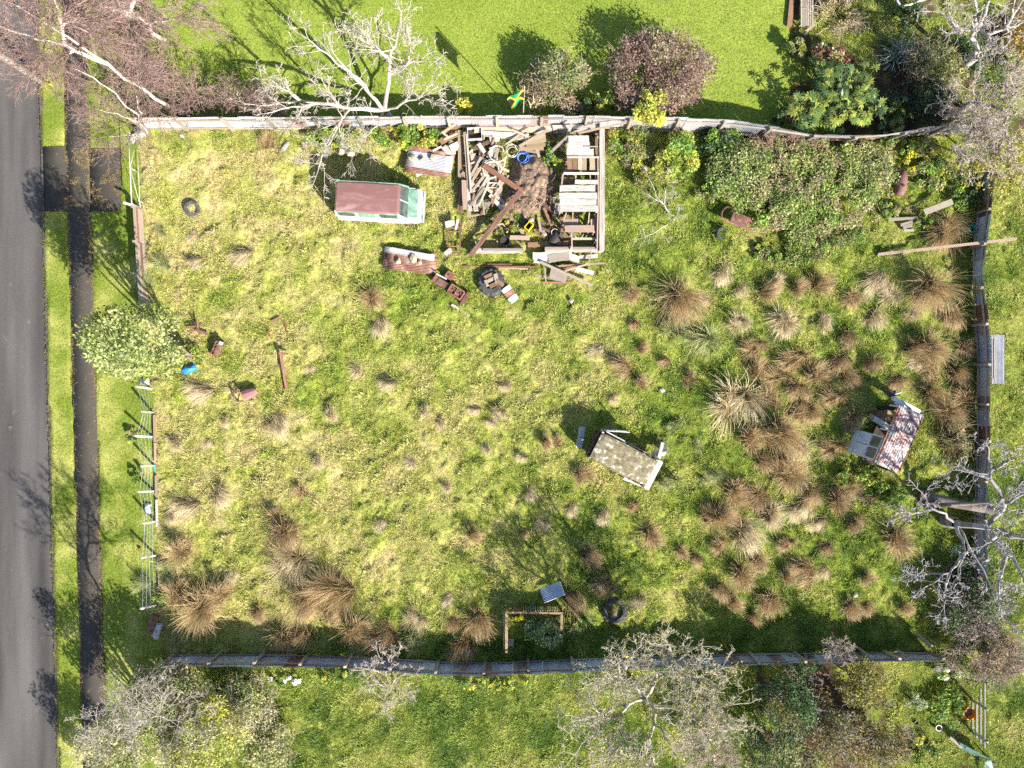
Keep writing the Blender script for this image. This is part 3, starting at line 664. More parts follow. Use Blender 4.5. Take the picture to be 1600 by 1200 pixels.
TL = '''415 228 20 b/385 398 26 t/303 368 16 t/312 408 20 t/578 462 24 b/592 500 24 t/612 600 22 t/322 612 34 t/434 652 32 t/278 690 18 t
228 445 20 g/250 360 16 g/262 410 20 g/300 790 34 t/345 768 28 t/288 858 32 b/362 892 18 t/322 948 46 b/282 928 32 b/352 925 28 b/455 830 38 b/462 872 34 t/470 768 16 b
532 908 44 b/488 932 38 b/440 990 26 b/478 985 24 b/550 978 32 b/602 985 34 b/655 962 22 t/652 990 22 g/702 935 18 t/712 968 18 b/718 1000 28 b/752 960 30 b/735 832 20 b/432 802 16 b
400 955 24 b/512 962 22 b/850 688 17 b/828 768 18 t/792 602 15 t/782 642 15 t/905 738 22 b/945 802 19 t/896 792 17 t/990 790 16 b/1010 832 26 b/915 866 26 b/892 925 32 b/948 908 24 b
1000 934 22 t/1042 752 24 g/1030 695 20 g/1062 458 40 b/1132 422 24 t/1102 530 40 g/1152 618 46 t/1216 668 46 b/1166 688 30 b/1196 456 28 b/1226 500 32 t/1272 446 28 b/1376 436 30 t
1452 446 44 b/1478 492 26 b/1370 492 25 t/1448 538 38 b/1418 545 26 b/1490 580 30 b/1466 354 34 b/940 546 20 t/978 566 24 b/1002 545 16 b/985 456 18 b/992 502 18 b/1076 592 15 b/1046 512 28 g
1288 500 26 t/1322 522 24 b/1180 545 28 b/1242 562 32 b/1276 592 30 b/1302 622 28 b/1322 590 26 b/1122 800 34 b/1164 826 38 t/1142 768 30 b/1102 802 18 b/1232 742 34 b/1254 790 34 t/1302 782 30 b
1392 836 32 b/1292 852 24 b/1264 882 30 b/1152 890 30 b/1204 932 28 b/1122 916 22 b/1326 942 20 b/1412 948 18 b/1482 640 34 b/1478 692 30 b/1302 702 26 b/1268 762 26 b/1192 720 28 b/1250 640 28 b
560 578 14 t/745 640 15 t/770 660 13 t/600 815 15 t/520 645 16 t/645 722 14 t/700 760 13 t/850 815 14 t/872 690 13 b/1000 600 15 b/1060 660 18 g/1105 745 20 g/905 975 18 g/870 975 16 g/1085 690 16 g
232 905 20 g/260 885 20 g/265 800 18 t/330 690 15 t/355 655 12 t/500 720 13 t/490 575 13 t/690 660 14 t/665 640 13 t/820 715 14 t/815 830 13 b/762 700 12 t/1330 460 20 b/1310 560 24 b/1360 560 20 b
1400 590 22 b/1215 590 26 b/1155 500 20 t/1240 600 26 b/1180 770 26 b/1205 800 26 t/1330 820 20 b/1360 770 18 b/1230 850 22 b/1350 900 16 b/1060 860 15 b/1040 560 14 b/960 620 14 t/1330 650 22 b
960 955 13 t/1450 610 26 b/1500 540 20 b/1465 580 24 b/1505 620 22 b/1425 490 18 t/1240 450 20 b/1160 450 18 t/1105 470 16 t/1215 440 18 t/1175 580 24 b/1265 640 22 b/1200 620 26 b/1320 760 22 b/1280 815 24 t
1125 850 22 b/1180 870 22 b/1225 900 20 b/1140 940 20 b/1175 960 18 b/1290 890 20 t/1350 945 16 b/1090 870 16 b/1250 700 28 t/1215 715 26 b/1440 570 22 t/1395 460 18 t'''
tus = []
for line in TL.replace('\n', '/').split('/'):
    a = line.split(); px, py, rp, k = float(a[0]), float(a[1]), float(a[2]), a[3]
    w = P(px, py); z = float(hgt(np.array([w.x]), np.array([w.y]))[0])
    size = 'large' if rp >= 32 else ('small' if rp < 19 else 'medium')
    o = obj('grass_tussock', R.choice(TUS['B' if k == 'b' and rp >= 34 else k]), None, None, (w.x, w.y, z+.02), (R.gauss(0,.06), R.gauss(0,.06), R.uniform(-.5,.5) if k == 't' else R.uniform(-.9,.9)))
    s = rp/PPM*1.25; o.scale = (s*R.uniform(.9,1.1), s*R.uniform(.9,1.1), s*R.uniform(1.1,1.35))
    tus.append((o, f'{size} {WORD[k]}', px, py))
settle(tus)

# ---------------------------------------------------------------- bare trees
def bare(name, label, base, fork_z, limbs, seed, bark, twig, r0=.16, kids=4, depth=2, cut=2, ratio=.55, wob=.28, lift=.05, L=1.4, per=5, spread=1.0, rmin=.008, base_z=0, along0=.3, leaf=None, lwob=.09):
    """tree with its main limbs laid out one by one: limbs = [(px, py, z_end, radius)]"""
    rng = np.random.default_rng(seed); b = P(*base); root = thing(name, label, 'tree', (b.x, b.y, base_z)); segs = []
    a = np.array([b.x, b.y, base_z-.2]); fk = np.array([b.x, b.y, fork_z])+np.array([*(rng.normal(size=2)*.08*fork_z), 0])
    if fork_z > .3: limb(segs, a, fk, r0*1.35, r0, rng, .04, 5)
    else: fk = a
    nodes = []
    for q in sorted(limbs, key=lambda q: -(q[3] if len(q) > 3 else .1)):
        e = np.array(P(q[0], q[1], q[2])); rr = q[3] if len(q) > 3 else r0*.6
        st = fk
        if nodes:
            al = np.array(nodes); cost = np.linalg.norm(al-fk, axis=1)*.72+np.linalg.norm(al-e, axis=1); k_ = int(np.argmin(cost))
            if cost[k_] < np.linalg.norm(e-fk)*.985: st = al[k_]
        pts = limb(segs, st, e, rr, rr*.25, rng, lwob, 9, 9)
        nodes += pts[1:6]
        for i in range(len(pts)-1):
            if i/(len(pts)-1) < along0: continue
            d0 = pts[i+1]-pts[i]; d0 /= np.linalg.norm(d0)
            m = per/9; m = int(m)+(rng.random() < m-int(m))
            for _ in range(m):
                d = d0*.7+spread*nvec(rng); d /= np.linalg.norm(d)
                grow(segs, pts[i]+(pts[i+1]-pts[i])*rng.random(), d, L*rng.uniform(.5,1.15), max(rmin, rr*.38*(1-.6*i/9)), depth, rng, kids, wob, lift, ratio, 5, spread, rmin)
        d = pts[-1]-pts[-2]; d /= np.linalg.norm(d); grow(segs, pts[-1], d, L*.8, rr*.25, depth, rng, kids, wob, lift, ratio, 5, spread, rmin)
    segs = [s for s in segs if s[1][2] > -.3]
    split_tree(root, segs, cut, bark, twig)
    if leaf:
        n, cols, size = leaf; tips = np.array([s[1] for s in segs if s[4] < cut]); c = tips[rng.integers(0, len(tips), n)]+rng.normal(size=(n,3))*.08
        v, f = leaves(c-np.array(root.location), n, np.full(n, size)*rng.uniform(.6,1.3,n), rng)
        obj('foliage', mesh_np('foliage', v, f, np.repeat(pal(rng, cols, n), 4, axis=0)), M['leaf'], root)
    return root
PALEB = [(.44,.39,.34),(.50,.45,.40),(.36,.31,.27)]; GREYB = [(.36,.33,.30),(.45,.42,.39),(.52,.50,.48)]; BROWNT = [(.32,.24,.19),(.40,.31,.25),(.24,.17,.13)]
BIRCH = [(.58,.52,.47),(.50,.43,.38),(.64,.59,.55)]; BTWIG = [(.20,.12,.11),(.26,.165,.15),(.34,.25,.22)]
# birches at upper left
bare('birch_tree', 'bare white-stemmed birch leaning over the footpath at upper left', (287,180), .25, [(25,8,12,.115),(-5,40,12,.105),(80,-30,12,.09),(95,92,8.5,.06),(215,125,5,.05),(50,60,11,.07),(120,30,10,.07)], 21, BIRCH, BTWIG, .13, kids=6, depth=2, cut=3, L=2.0, per=24, lift=-.02, wob=.16, spread=.6, rmin=.0065, along0=.14, ratio=.6, lwob=.05)
bare('birch_tree', 'thin white birch stem growing out of the top left fence corner', (229,207), .15, [(213,150,4.5,.07),(118,108,6.5,.06),(170,214,2.2,.035),(150,170,3.5,.03)], 22, BIRCH, BTWIG, .09, kids=5, depth=2, cut=3, L=1.6, per=20, lift=-.05, wob=.18, spread=.8, rmin=.006, along0=.2, ratio=.6)
bare('birch_tree', 'bare birch at the top edge with white stems', (255,60), .3, [(180,-10,9,.13),(205,-40,10,.12),(150,10,8,.09),(282,30,4,.05)], 23, BIRCH, BTWIG, .17, kids=6, depth=2, cut=3, L=1.9, per=22, lift=-.04, wob=.16, spread=.8, rmin=.008, along0=.2, ratio=.6)
for i, (bx, by, lm, lab) in enumerate([((330),166,[(250,150,1.6,.03),(300,140,1.9,.03),(345,150,1.5,.03),(280,165,1.3,.03)],'purple-brown bare twiggy shrub under the birch beside the fence'),
        (400,170,[(372,155,1.5,.03),(425,160,1.4,.03),(400,150,1.6,.03)],'small reddish bare shrub behind the fence, left of the pale bare tree'),
        (235,140,[(190,110,2.2,.03),(230,95,2.4,.03),(255,120,1.8,.03),(180,150,1.6,.03)],'dense dull purple twiggy shrub under the birch stems'),
        (225,60,[(170,20,2.4,.03),(200,10,2.6,.03),(240,40,1.8,.03),(215,80,1.6,.03)],'brown twiggy shrub at the base of the top edge birch')]):
    bare('bare_shrub', lab, (bx, by), .1, lm, 30+i, BROWNT, BTWIG, .05, kids=6, depth=2, L=1.0, per=26, lift=.0, spread=1.0, rmin=.007, along0=.1, ratio=.6)
# pale bare tree on the north fence
bare('bare_tree', 'pale leafless spreading tree behind the top fence above the green van', (610,186), 1.1,
     [(625,40,5.5,.13),(590,75,5,.10),(530,95,4.8,.11),(480,60,5,.08),(440,170,3.6,.13),(405,165,3.2,.09),(430,130,4,.07),(665,95,4.5,.10),(685,135,3.5,.08),(645,140,3.8,.08),(520,205,3.2,.09),(498,262,2.6,.06),(555,235,2.6,.04),(640,70,5,.07),(560,60,5,.07),(510,140,4,.08)],
     41, PALEB, [(.50,.45,.40),(.44,.38,.33)], .18, kids=5, depth=2, L=1.3, per=10, lift=.03, wob=.26, rmin=.0095, along0=.3, ratio=.6)
bare('pollarded_tree', 'small stubby pollarded tree beside the flag', (830,178), .7, [(826,158,1.7,.06),(838,156,1.8,.06),(846,152,1.6,.05),(852,160,1.5,.05),(833,150,1.9,.05)], 42, [(.55,.47,.28),(.48,.40,.22)], BROWNT, .1, kids=1, depth=0, L=.3, per=1, rmin=.02)
# bare scrub inside the section
bare('bare_shrub', 'grey leafless twiggy sapling in the grass right of the collapsed shed', (1052,345), .2, [(1010,270,1.8,.03),(1045,280,2,.03),(1060,330,1.2,.03),(1004,372,1.0,.03),(1020,310,1.4,.03)], 43, GREYB, [(.5,.45,.41),(.42,.35,.31)], .05, kids=4, depth=2, L=.7, per=7, rmin=.006, along0=.2)
# south side
bare('bare_shrub', 'pale leafless bush poking over the bottom fence at centre left', (607,1075), .15, [(590,1020,1.9,.03),(575,1045,1.6,.03),(615,1025,1.9,.03),(650,1045,1.6,.03),(600,1095,1.2,.03),(640,1085,1.3,.03),(605,1110,1,.03),(575,1070,1.2,.03)], 44, PALEB, [(.55,.48,.42),(.46,.39,.34)], .06, kids=5, depth=2, L=.8, per=12, rmin=.006, along0=.2)
bare('bare_tree', 'big lichen-pale leafless tree overhanging the bottom fence', (1000,1075), 1.2,
     [(1040,1000,5,.10),(960,1025,4.6,.09),(930,1060,4.2,.08),(900,1125,4.2,.09),(885,1195,4.4,.08),(950,1170,4.5,.09),(1010,1190,5,.10),(1090,1010,4.8,.11),(1130,1050,4.6,.11),(1150,1100,4.6,.11),(1060,1130,5.2,.12),(1110,1160,5,.11),(1000,1010,5,.09),(1070,1060,5.2,.10),(1020,1245,5,.1)]+[(1015+R.uniform(.35,1)*150*math.cos(q), 1105+R.uniform(.3,1)*108*math.sin(q), R.uniform(3.8,5.4), R.uniform(.045,.075)) for q in [k*.262 for k in range(24)]],
     45, [(.36,.33,.26),(.42,.39,.33),(.30,.27,.19)], [(.46,.43,.36),(.40,.36,.29),(.42,.37,.2)], .18, kids=5, depth=2, L=1.15, per=11, lift=.02, wob=.36, rmin=.010, along0=.3, lwob=.14, leaf=(500, [(.55,.48,.04),(.48,.5,.08)], .13))
bare('bare_shrub', 'dense tan brush of fine twigs right of the big bare tree', (1105,1150), .1, [(1090,1190,2.2,.03),(1120,1130,2.2,.03),(1140,1170,2.2,.03),(1110,1200,2.2,.03),(1075,1160,2,.03),(1130,1195,2.2,.03)], 46, BROWNT, [(.52,.42,.36),(.45,.36,.30)], .05, kids=7, depth=2, L=.9, per=20, rmin=.006, along0=.1)
# grey tree at right
bare('bare_tree', 'big silver-grey leafless tree at the right edge by the leaning trunk', (1478,812), 1.0,
     [(1415,805,2.6,.07),(1440,770,3,.08),(1500,735,4,.10),(1545,700,5,.12),(1590,715,5,.10),(1605,770,5,.14),(1610,840,5.2,.17),(1600,905,5.2,.15),(1560,930,4.6,.12),(1500,905,4,.10),(1450,915,3.2,.09),(1432,900,3,.06),(1475,945,3.4,.07),(1555,850,5.4,.13),(1560,790,5,.12),(1585,985,4,.06),(1640,860,6,.16)],
     47, [(.30,.28,.28),(.36,.34,.34),(.24,.21,.20)], [(.43,.40,.41),(.36,.33,.34)], .28, kids=5, depth=2, L=1.1, per=8, lift=.04, wob=.36, rmin=.013, along0=.35, ratio=.55, lwob=.13)
# upper right trees
bare('bare_tree', 'grey leafless tree at the top right corner', (1500,110), 1.4, [(1522,-5,6,.13),(1525,50,5,.11),(1490,50,4.6,.09),(1470,20,5,.07),(1560,60,5.2,.11),(1590,40,5.4,.10),(1530,95,4.4,.09),(1595,5,6,.1),(1560,-20,6.4,.1)], 48, [(.40,.35,.32),(.50,.46,.43)], [(.50,.45,.42),(.42,.36,.33)], .22, kids=5, depth=2, L=1.3, per=7, wob=.34, rmin=.009, along0=.35)
bare('bare_tree', 'brown-grey leafless tree overhanging the top right fence end', (1505,170), .8, [(1530,250,3.4,.05),(1580,230,4,.06),(1520,200,3.4,.05),(1520,140,3.6,.08),(1498,175,3.2,.07),(1540,180,4,.09),(1590,140,4.4,.09),(1560,210,3.6,.07),(1510,230,3,.06),(1595,190,4,.08),(1575,120,4.6,.08)], 49, [(.36,.30,.26),(.45,.40,.36)], [(.44,.36,.31),(.50,.43,.38)], .16, kids=6, depth=2, L=1.3, per=15, wob=.34, rmin=.009, along0=.2)
bare('yellow_leaved_tree', 'tree with sparse bright yellow leaves at the right edge by the fence end', (1535,268), .8, [(1545,225,3,.05),(1590,215,3.4,.06),(1520,265,2.6,.05),(1560,290,3,.06),(1600,270,3.6,.06),(1530,245,3,.05),(1580,255,3.4,.05),(1610,235,3.6,.05)], 50, BROWNT, BROWNT, .1, kids=5, depth=2, L=.8, per=8, rmin=.007, along0=.2, leaf=(2600, [(.48,.45,.06),(.42,.42,.08),(.36,.38,.10)], .14))

# ---------------------------------------------------------------- leafy shrubs and trees
def shrub(name, label, px, py, rx, ry, h, cols, n, size, cat='shrub', lumps=34, stems=0, twigs=0, tcol=BROWNT, matk='leaf', seed=None, ar=.5, zc=.5, base=None, z0=.12, up=.5, jit=.2):
    rng = np.random.default_rng(seed or int(px*7+py)); c = P(px, py, h*zc); root = thing(name, label, cat, (c.x, c.y, 0))
    rx, ry = rx/PPM, ry/PPM
    p, k = dome_points(rng, n, rx, ry, h, lumps, z0)
    lc = pal(rng, cols, lumps, jit)[k]*(1+.22*rng.normal(size=(n,1))).clip(.4, 1.6)
    v, f = leaves(p, n, size*rng.uniform(.6, 1.35, n), rng, up, ar)
    obj('crown', mesh_np('crown', v, f, np.repeat(lc, 4, axis=0)), M[matk], root)
    segs = []; b = np.array([0, 0, -.1])
    if base: q = P(*base)-c; b = np.array([q.x, q.y, -.1])
    tg = p[rng.integers(0, n, max(stems, 6))]
    for t in tg:
        pts = limb(segs, b+np.array([*(rng.normal(size=2)*.06), 0]), t*np.array([.85,.85,.9]), .035*h**.5+.012, .012, rng, .1, 5)
    for _ in range(twigs):
        t = p[rng.integers(0, n)]; d = t/np.linalg.norm(t)+.5*nvec(rng); d[2] = abs(d[2])*.6; d /= np.linalg.norm(d)
        grow(segs, t*.92, d, rng.uniform(.3, .8), .011, 1, rng, 4, .3, .02, .6, 4, 1.0, .006)
    s2 = [(a, bb, r0, r1, dd) for a, bb, r0, r1, dd in segs]
    for part, sg, cc in (('stem', [s[:4] for s in s2 if s[4] >= 9], [(.17,.13,.10),(.22,.18,.14)]), ('twigs', [s[:4] for s in s2 if s[4] < 9], tcol)):
        if sg:
            v, f = seg_mesh(sg, 4); obj(part, mesh_np(part, v, f, np.repeat(pal(rng, cc, len(sg), .15), 8, axis=0)), M['twig'], root)
    return root
YB = [(.56,.54,.09),(.48,.50,.10),(.42,.46,.08)]; YG = [(.40,.41,.06),(.33,.38,.07),(.46,.44,.09)]; BG = [(.20,.32,.05),(.26,.36,.06),(.15,.25,.05)]; DG = [(.04,.09,.03),(.065,.12,.035),(.09,.15,.05)]
OL = [(.20,.24,.08),(.28,.30,.11),(.16,.20,.06),(.33,.32,.14)]; PB = [(.24,.15,.13),(.32,.21,.17),(.19,.13,.10),(.28,.25,.14)]; MIX = [(.30,.24,.13),(.22,.25,.10),(.36,.27,.18),(.16,.20,.08)]
shrub('leafy_shrub', 'brown-green rounded shrub on the lawn right of the flag', 872, 128, 50, 48, 2.3, MIX, 7000, .13, twigs=60, tcol=[(.5,.42,.33)])
shrub('leafy_shrub', 'largest rounded purple-brown shrub on the lawn above the top fence', 1032, 112, 84, 62, 2.9, PB, 14000, .12, lumps=70, twigs=200, tcol=[(.46,.34,.31),(.38,.28,.25)])
shrub('leafy_shrub', 'small round yellow bush above the top fence right of the pale tree', 726, 164, 17, 16, 1.1, [(.62,.56,.08),(.52,.5,.10),(.40,.42,.08)], 420, .17, lumps=14)
shrub('climbing_vine', 'yellow-green vine climbing over the top fence below the purple-brown shrub', 1016, 172, 28, 30, 2.5, YB, 3400, .14, 'vine', lumps=30, z0=.4)
shrub('leafy_shrub', 'bright yellow-green low bush between the two brown shrubs', 938, 160, 24, 18, 1.3, YG+DG, 1100, .15, lumps=18)
shrub('leafy_shrub', 'dark low bush at the foot of the fence right of the pollarded tree', 905, 170, 30, 14, .8, DG+MIX, 900, .13, lumps=16)
shrub('ivy_bank', 'bright green ivy bank against the top fence, left part, under the pale tree', 520, 213, 52, 20, .8, BG+BG+YG, 4200, .12, 'ivy', lumps=30, twigs=14)
shrub('ivy_bank', 'bright green ivy bank against the top fence above the iron sheet stack', 632, 213, 64, 22, .9, BG+BG+YG, 6500, .12, 'ivy', lumps=36)
shrub('leafy_shrub', 'mixed green weedy shrub against the top fence right of the collapsed shed', 985, 225, 36, 34, .75, OL+BG+YG, 3600, .12, lumps=30, twigs=20)
shrub('leafy_shrub', 'bright golden-green bush inside the section below the climbing vine', 1058, 243, 34, 40, 1.7, YB+YB+BG, 5200, .14, lumps=40)
shrub('leafy_shrub', 'olive weedy growth left of the golden-green bush', 1010, 262, 30, 34, .7, OL+YG, 2400, .12, lumps=24, twigs=20)
shrub('leafy_shrub', 'deep green bush between the golden bush and the bramble thicket', 1128, 225, 36, 30, 1.2, BG+DG+DG, 3600, .12, lumps=30)
shrub('bramble_thicket', 'wide low olive bramble thicket filling the upper right of the section', 1252, 296, 132, 84, 1.15, [(.30,.37,.10),(.38,.43,.14),(.20,.28,.07),(.26,.37,.08),(.36,.31,.17)], 30000, .13, 'brambles', lumps=170, twigs=160, tcol=[(.46,.32,.24),(.38,.3,.2)], z0=.25)
shrub('bramble_patch', 'dense bramble shoulder at the left end of the thicket above the chassis', 1158, 268, 52, 48, 1.2, [(.28,.33,.11),(.36,.39,.16),(.20,.26,.08),(.24,.34,.09)], 8500, .13, 'brambles', lumps=60, twigs=30, z0=.25)
shrub('bramble_patch', 'olive bramble mound at the right end of the thicket by the red tank', 1362, 268, 38, 44, 1.0, [(.28,.33,.11),(.36,.36,.16),(.20,.26,.08)], 5200, .12, 'brambles', lumps=46, twigs=30, z0=.25)
shrub('bramble_patch', 'low bramble tongue spilling down from the thicket toward the tussocks', 1285, 375, 70, 32, .7, OL+BG, 7500, .10, 'brambles', lumps=60, z0=.3)
shrub('bramble_patch', 'dead brown bramble canes along the curved top fence', 1215, 232, 90, 18, .9, MIX+PB, 3600, .10, 'brambles', lumps=40, twigs=190, tcol=[(.48,.34,.25),(.36,.24,.18)])
shrub('leafy_shrub', 'green weeds along the top fence above the red tank', 1418, 226, 52, 18, .8, BG+OL, 3200, .12, lumps=26)
for x_, y_, lab in ((1108,300,'small loose bramble clump left of the thicket shoulder'),(1330,360,'small loose bramble clump below the right part of the thicket'),(1205,400,'small loose bramble clump at the foot of the thicket by the sheet'),(1385,330,'small loose bramble clump between thicket and log pile'),(1250,405,'lowest loose bramble clump below the thicket')):
    shrub('bramble_patch', lab, x_, y_, 24, 17, .45, BG+OL, 1500, .11, 'brambles', lumps=22)
shrub('flowering_weed', 'yellow flowering weed beside the red tank', 1424, 250, 13, 18, .9, [(.66,.55,.03),(.5,.5,.06)], 420, .12, 'weed', lumps=12)
shrub('leafy_shrub', 'green undergrowth between the red tank and the yellow-leaved tree', 1462, 270, 42, 30, .7, BG+OL+YG, 3800, .12, lumps=30, twigs=10)
shrub('leafy_shrub', 'dark undergrowth at the top end of the right fence', 1508, 300, 26, 30, .6, DG+BG, 1800, .12, lumps=20)
# corner garden, upper right: big-leaved plants
def bigleaf(label, px, py, r, h, cols, n, size, seed):
    """stems that each carry a fan of long fingers"""
    rng = np.random.default_rng(seed); c = P(px, py, h*.6); root = thing('large_leaved_shrub', label, 'shrub', (c.x, c.y, 0)); cs = []; cols_ = []; segs = []; V = []; 
    for i in range(n):
        a = rng.random()*6.283; q = math.sqrt(rng.random())*r/PPM; t = np.array([q*math.cos(a), q*math.sin(a), h*rng.uniform(.45, 1)])
        limb(segs, (0,0,-.1), t, .02, .01, rng, .08, 4); cc = pal(rng, cols, 1)[0]; tilt = rng.normal(size=2)*.25+t[:2]*.18
        for k in range(8):
            b = a+(k-3.5)*.62+rng.normal()*.06; L = size*rng.uniform(.75, 1.1)*(1-.05*abs(k-3.5)); d = np.array([math.cos(b), math.sin(b), -tilt[0]*math.cos(b)-tilt[1]*math.sin(b)-.15])
            s = np.array([-math.sin(b), math.cos(b), 0])*L*.15; m = t+d*L*.55+np.array([0,0,.02])
            V += [t, m+s, t+d*L, m-s]; cols_ += [cc*rng.uniform(.8,1.2)]*4
    obj('crown', mesh_np('crown', np.array(V), np.arange(len(V)).reshape(-1, 4), np.array(cols_)), M['gloss_leaf'], root)
    v, f = seg_mesh([s[:4] for s in segs], 4); obj('stem', mesh_np('stem', v, f, np.repeat(pal(rng, [(.2,.22,.08)], len(segs)), 8, axis=0)), M['twig'], root)
FG = [(.22,.29,.06),(.32,.36,.07),(.11,.18,.05),(.07,.13,.04)]
for i, (x_, y_, r_, h_, n_, lab) in enumerate([(1255,178,26,1.7,34,'yellow-green big-leaved shrub nearest the lawn corner'),(1302,178,28,1.8,40,'glossy big-leaved shrub over the dip of the curved fence'),(1345,172,28,1.7,38,'yellowing big-leaved shrub third along the curved fence'),
        (1300,128,28,2,36,'dark glossy big-leaved shrub in the middle of the corner garden'),(1345,135,26,1.8,30,'bright big-leaved shrub left of the spiky flax'),(1392,182,26,1.3,28,'round-leaved plant by the fence left of the brown tree')]):
    bigleaf(lab, x_, y_, r_, h_, FG if i != 3 else DG+FG, int(n_*1.1), .35 if i < 5 else .24, 400+i)
shrub('leafy_shrub', 'red and green leaved shrub below the slatted bench', 1292, 92, 34, 26, 1.4, [(.22,.09,.07),(.30,.34,.08),(.18,.26,.07),(.36,.3,.12)], 1700, .18, lumps=26, matk='gloss_leaf')
shrub('leafy_shrub', 'pale green bush at the lawn edge below the slatted bench', 1245, 78, 17, 20, 1.2, OL+YG, 900, .14, lumps=16)
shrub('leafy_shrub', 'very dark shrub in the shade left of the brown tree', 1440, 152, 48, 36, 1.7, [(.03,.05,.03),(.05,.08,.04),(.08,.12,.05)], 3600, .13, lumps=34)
shrub('leafy_shrub', 'brown-tinged fine shrub in the upper right garden', 1456, 105, 42, 38, 1.6, MIX+OL, 4800, .11, lumps=36, twigs=120, tcol=[(.42,.32,.24)])
shrub('leafy_shrub', 'dark undergrowth below the top right corner tree', 1510, 90, 42, 42, 1.0, DG+OL, 3000, .14, lumps=30)
shrub('leafy_shrub', 'golden brown bush at the top right edge', 1590, 60, 34, 44, 1.5, [(.42,.30,.08),(.34,.27,.1),(.46,.36,.12)], 2600, .13, lumps=26)
shrub('leafy_shrub', 'green tree foliage at the right edge under the brown bare tree', 1580, 120, 30, 40, 1.3, OL+BG, 2000, .14, lumps=26)
shrub('leafy_shrub', 'dark leafy shrub at the lawn corner left of the big-leaved shrubs', 1225, 182, 18, 16, 1.0, DG+PB, 900, .12, lumps=16)
shrub('leafy_shrub', 'brown twiggy bush at the top edge right of the slatted bench', 1312, 20, 34, 26, .7, [(.42,.32,.16),(.36,.3,.14)], 1300, .11, lumps=20, twigs=60, tcol=[(.55,.48,.4)])
shrub('leafy_shrub', 'dark clipped bush at the top edge below the white pipe', 1425, 28, 30, 22, 1.0, DG, 1500, .12, lumps=20)
fl = tussock_mesh(777, 150, .8, 1.5, (.06,.09,.05), (.36,.42,.33), (0,0), .25, .07)
o = obj('flax_bush', fl, None, None, tuple(P(1398, 88))); tag(o, 'spiky grey-green flax bush in the upper right garden', 'flax')
o = obj('flax_bush', fl, None, None, tuple(P(1432, 92)), (0,0,2), (.8,.8,.8)); tag(o, 'smaller spiky flax bush beside the brown-tinged shrub', 'flax')
# front fence tree
t = shrub('leafy_tree', 'light green leafy tree hanging over the front fence onto the footpath', 212, 530, 72, 52, 8.6, [(.38,.42,.14),(.46,.48,.21),(.30,.36,.10),(.26,.32,.11)], 6800, .17, 'tree', lumps=110, stems=12, twigs=30, tcol=[(.5,.46,.38)], base=(298,558), z0=.38, zc=.66)
shrub('leafy_shrub', 'bright green low bush at the foot of the front fence tree', 293, 555, 22, 26, .7, BG+YG, 1100, .12, lumps=18)
shrub('weed_clump', 'green weeds under the wire fence beside the first leaning posts', 208, 682, 14, 12, .5, BG+OL, 420, .11, 'weed', lumps=10)
shrub('weed_clump', 'green weeds on the verge side of the lower wire fence', 214, 742, 11, 18, .5, BG, 420, .11, 'weed', lumps=10)
shrub('weed_clump', 'leafy green weeds inside the lower left fence corner', 245, 935, 16, 14, .6, BG, 600, .13, 'weed', lumps=12)
# lower left shrubbery
SW = [(.42,.41,.20),(.32,.34,.13),(.48,.43,.25),(.24,.28,.09)]
for i, (x_, y_, a_, b_, h_, lab, cl) in enumerate([(190,1150,56,44,6.2,'grey-green twiggy bush at the lower left corner by the footpath',SW),(262,1088,60,46,4.8,'twiggy bush just below the lower left fence corner',SW+MIX),(312,1150,70,56,5.0,'biggest grey-green twiggy bush at the bottom left',SW+YG),(388,1100,46,44,2.2,'pale twiggy bush right of the lower left bushes',SW),(420,1160,38,44,1.8,'thin twiggy bush at the right end of the lower left bushes',SW+OL)]):
    shrub('leafy_shrub', lab, x_, y_, a_, b_, h_, cl, int(7000*a_*b_/2700), .13, lumps=60, stems=12, twigs=int(130*a_*b_/2700), tcol=[(.58,.52,.44),(.48,.42,.34)])
shrub('leafy_tree', 'olive leafy tree at the bottom edge beside the footpath', 190, 1300, 56, 46, 6.2, SW, 6000, .13, 'tree', lumps=50, stems=10, twigs=60, tcol=[(.5,.45,.37)], z0=.3)
bare('bare_tree', 'thin grey sapling above the lower left bushes', (258,1095), 1.0, [(195,1090,6.5,.05),(205,1150,7,.05),(235,1075,6.5,.05),(290,1130,6.2,.05),(160,1130,7,.05),(240,1120,7.5,.05)], 61, [(.30,.28,.24),(.36,.33,.29)], [(.36,.33,.28),(.30,.27,.22)], .1, kids=6, depth=2, L=1.6, per=13, rmin=.009)
# ivy along the south fence, outer side
for i, (x_, lab) in enumerate([(370,'ivy at the outer foot of the bottom fence, leftmost patch'),(445,'white-flowered weeds at the outer foot of the bottom fence'),(530,'ivy at the outer foot of the bottom fence, left of the pale bush'),(745,'yellowing ivy at the outer foot of the bottom fence, left of centre'),(800,'yellowing ivy at the outer foot of the bottom fence, below the compost frame')]):
    shrub('ivy_patch', lab, x_, 1062+(8 if x_ > 700 else 0), 32, 11, .5, (BG+YG if i != 1 else BG+[(.8,.8,.76)]), 900, .13, 'ivy', lumps=16)
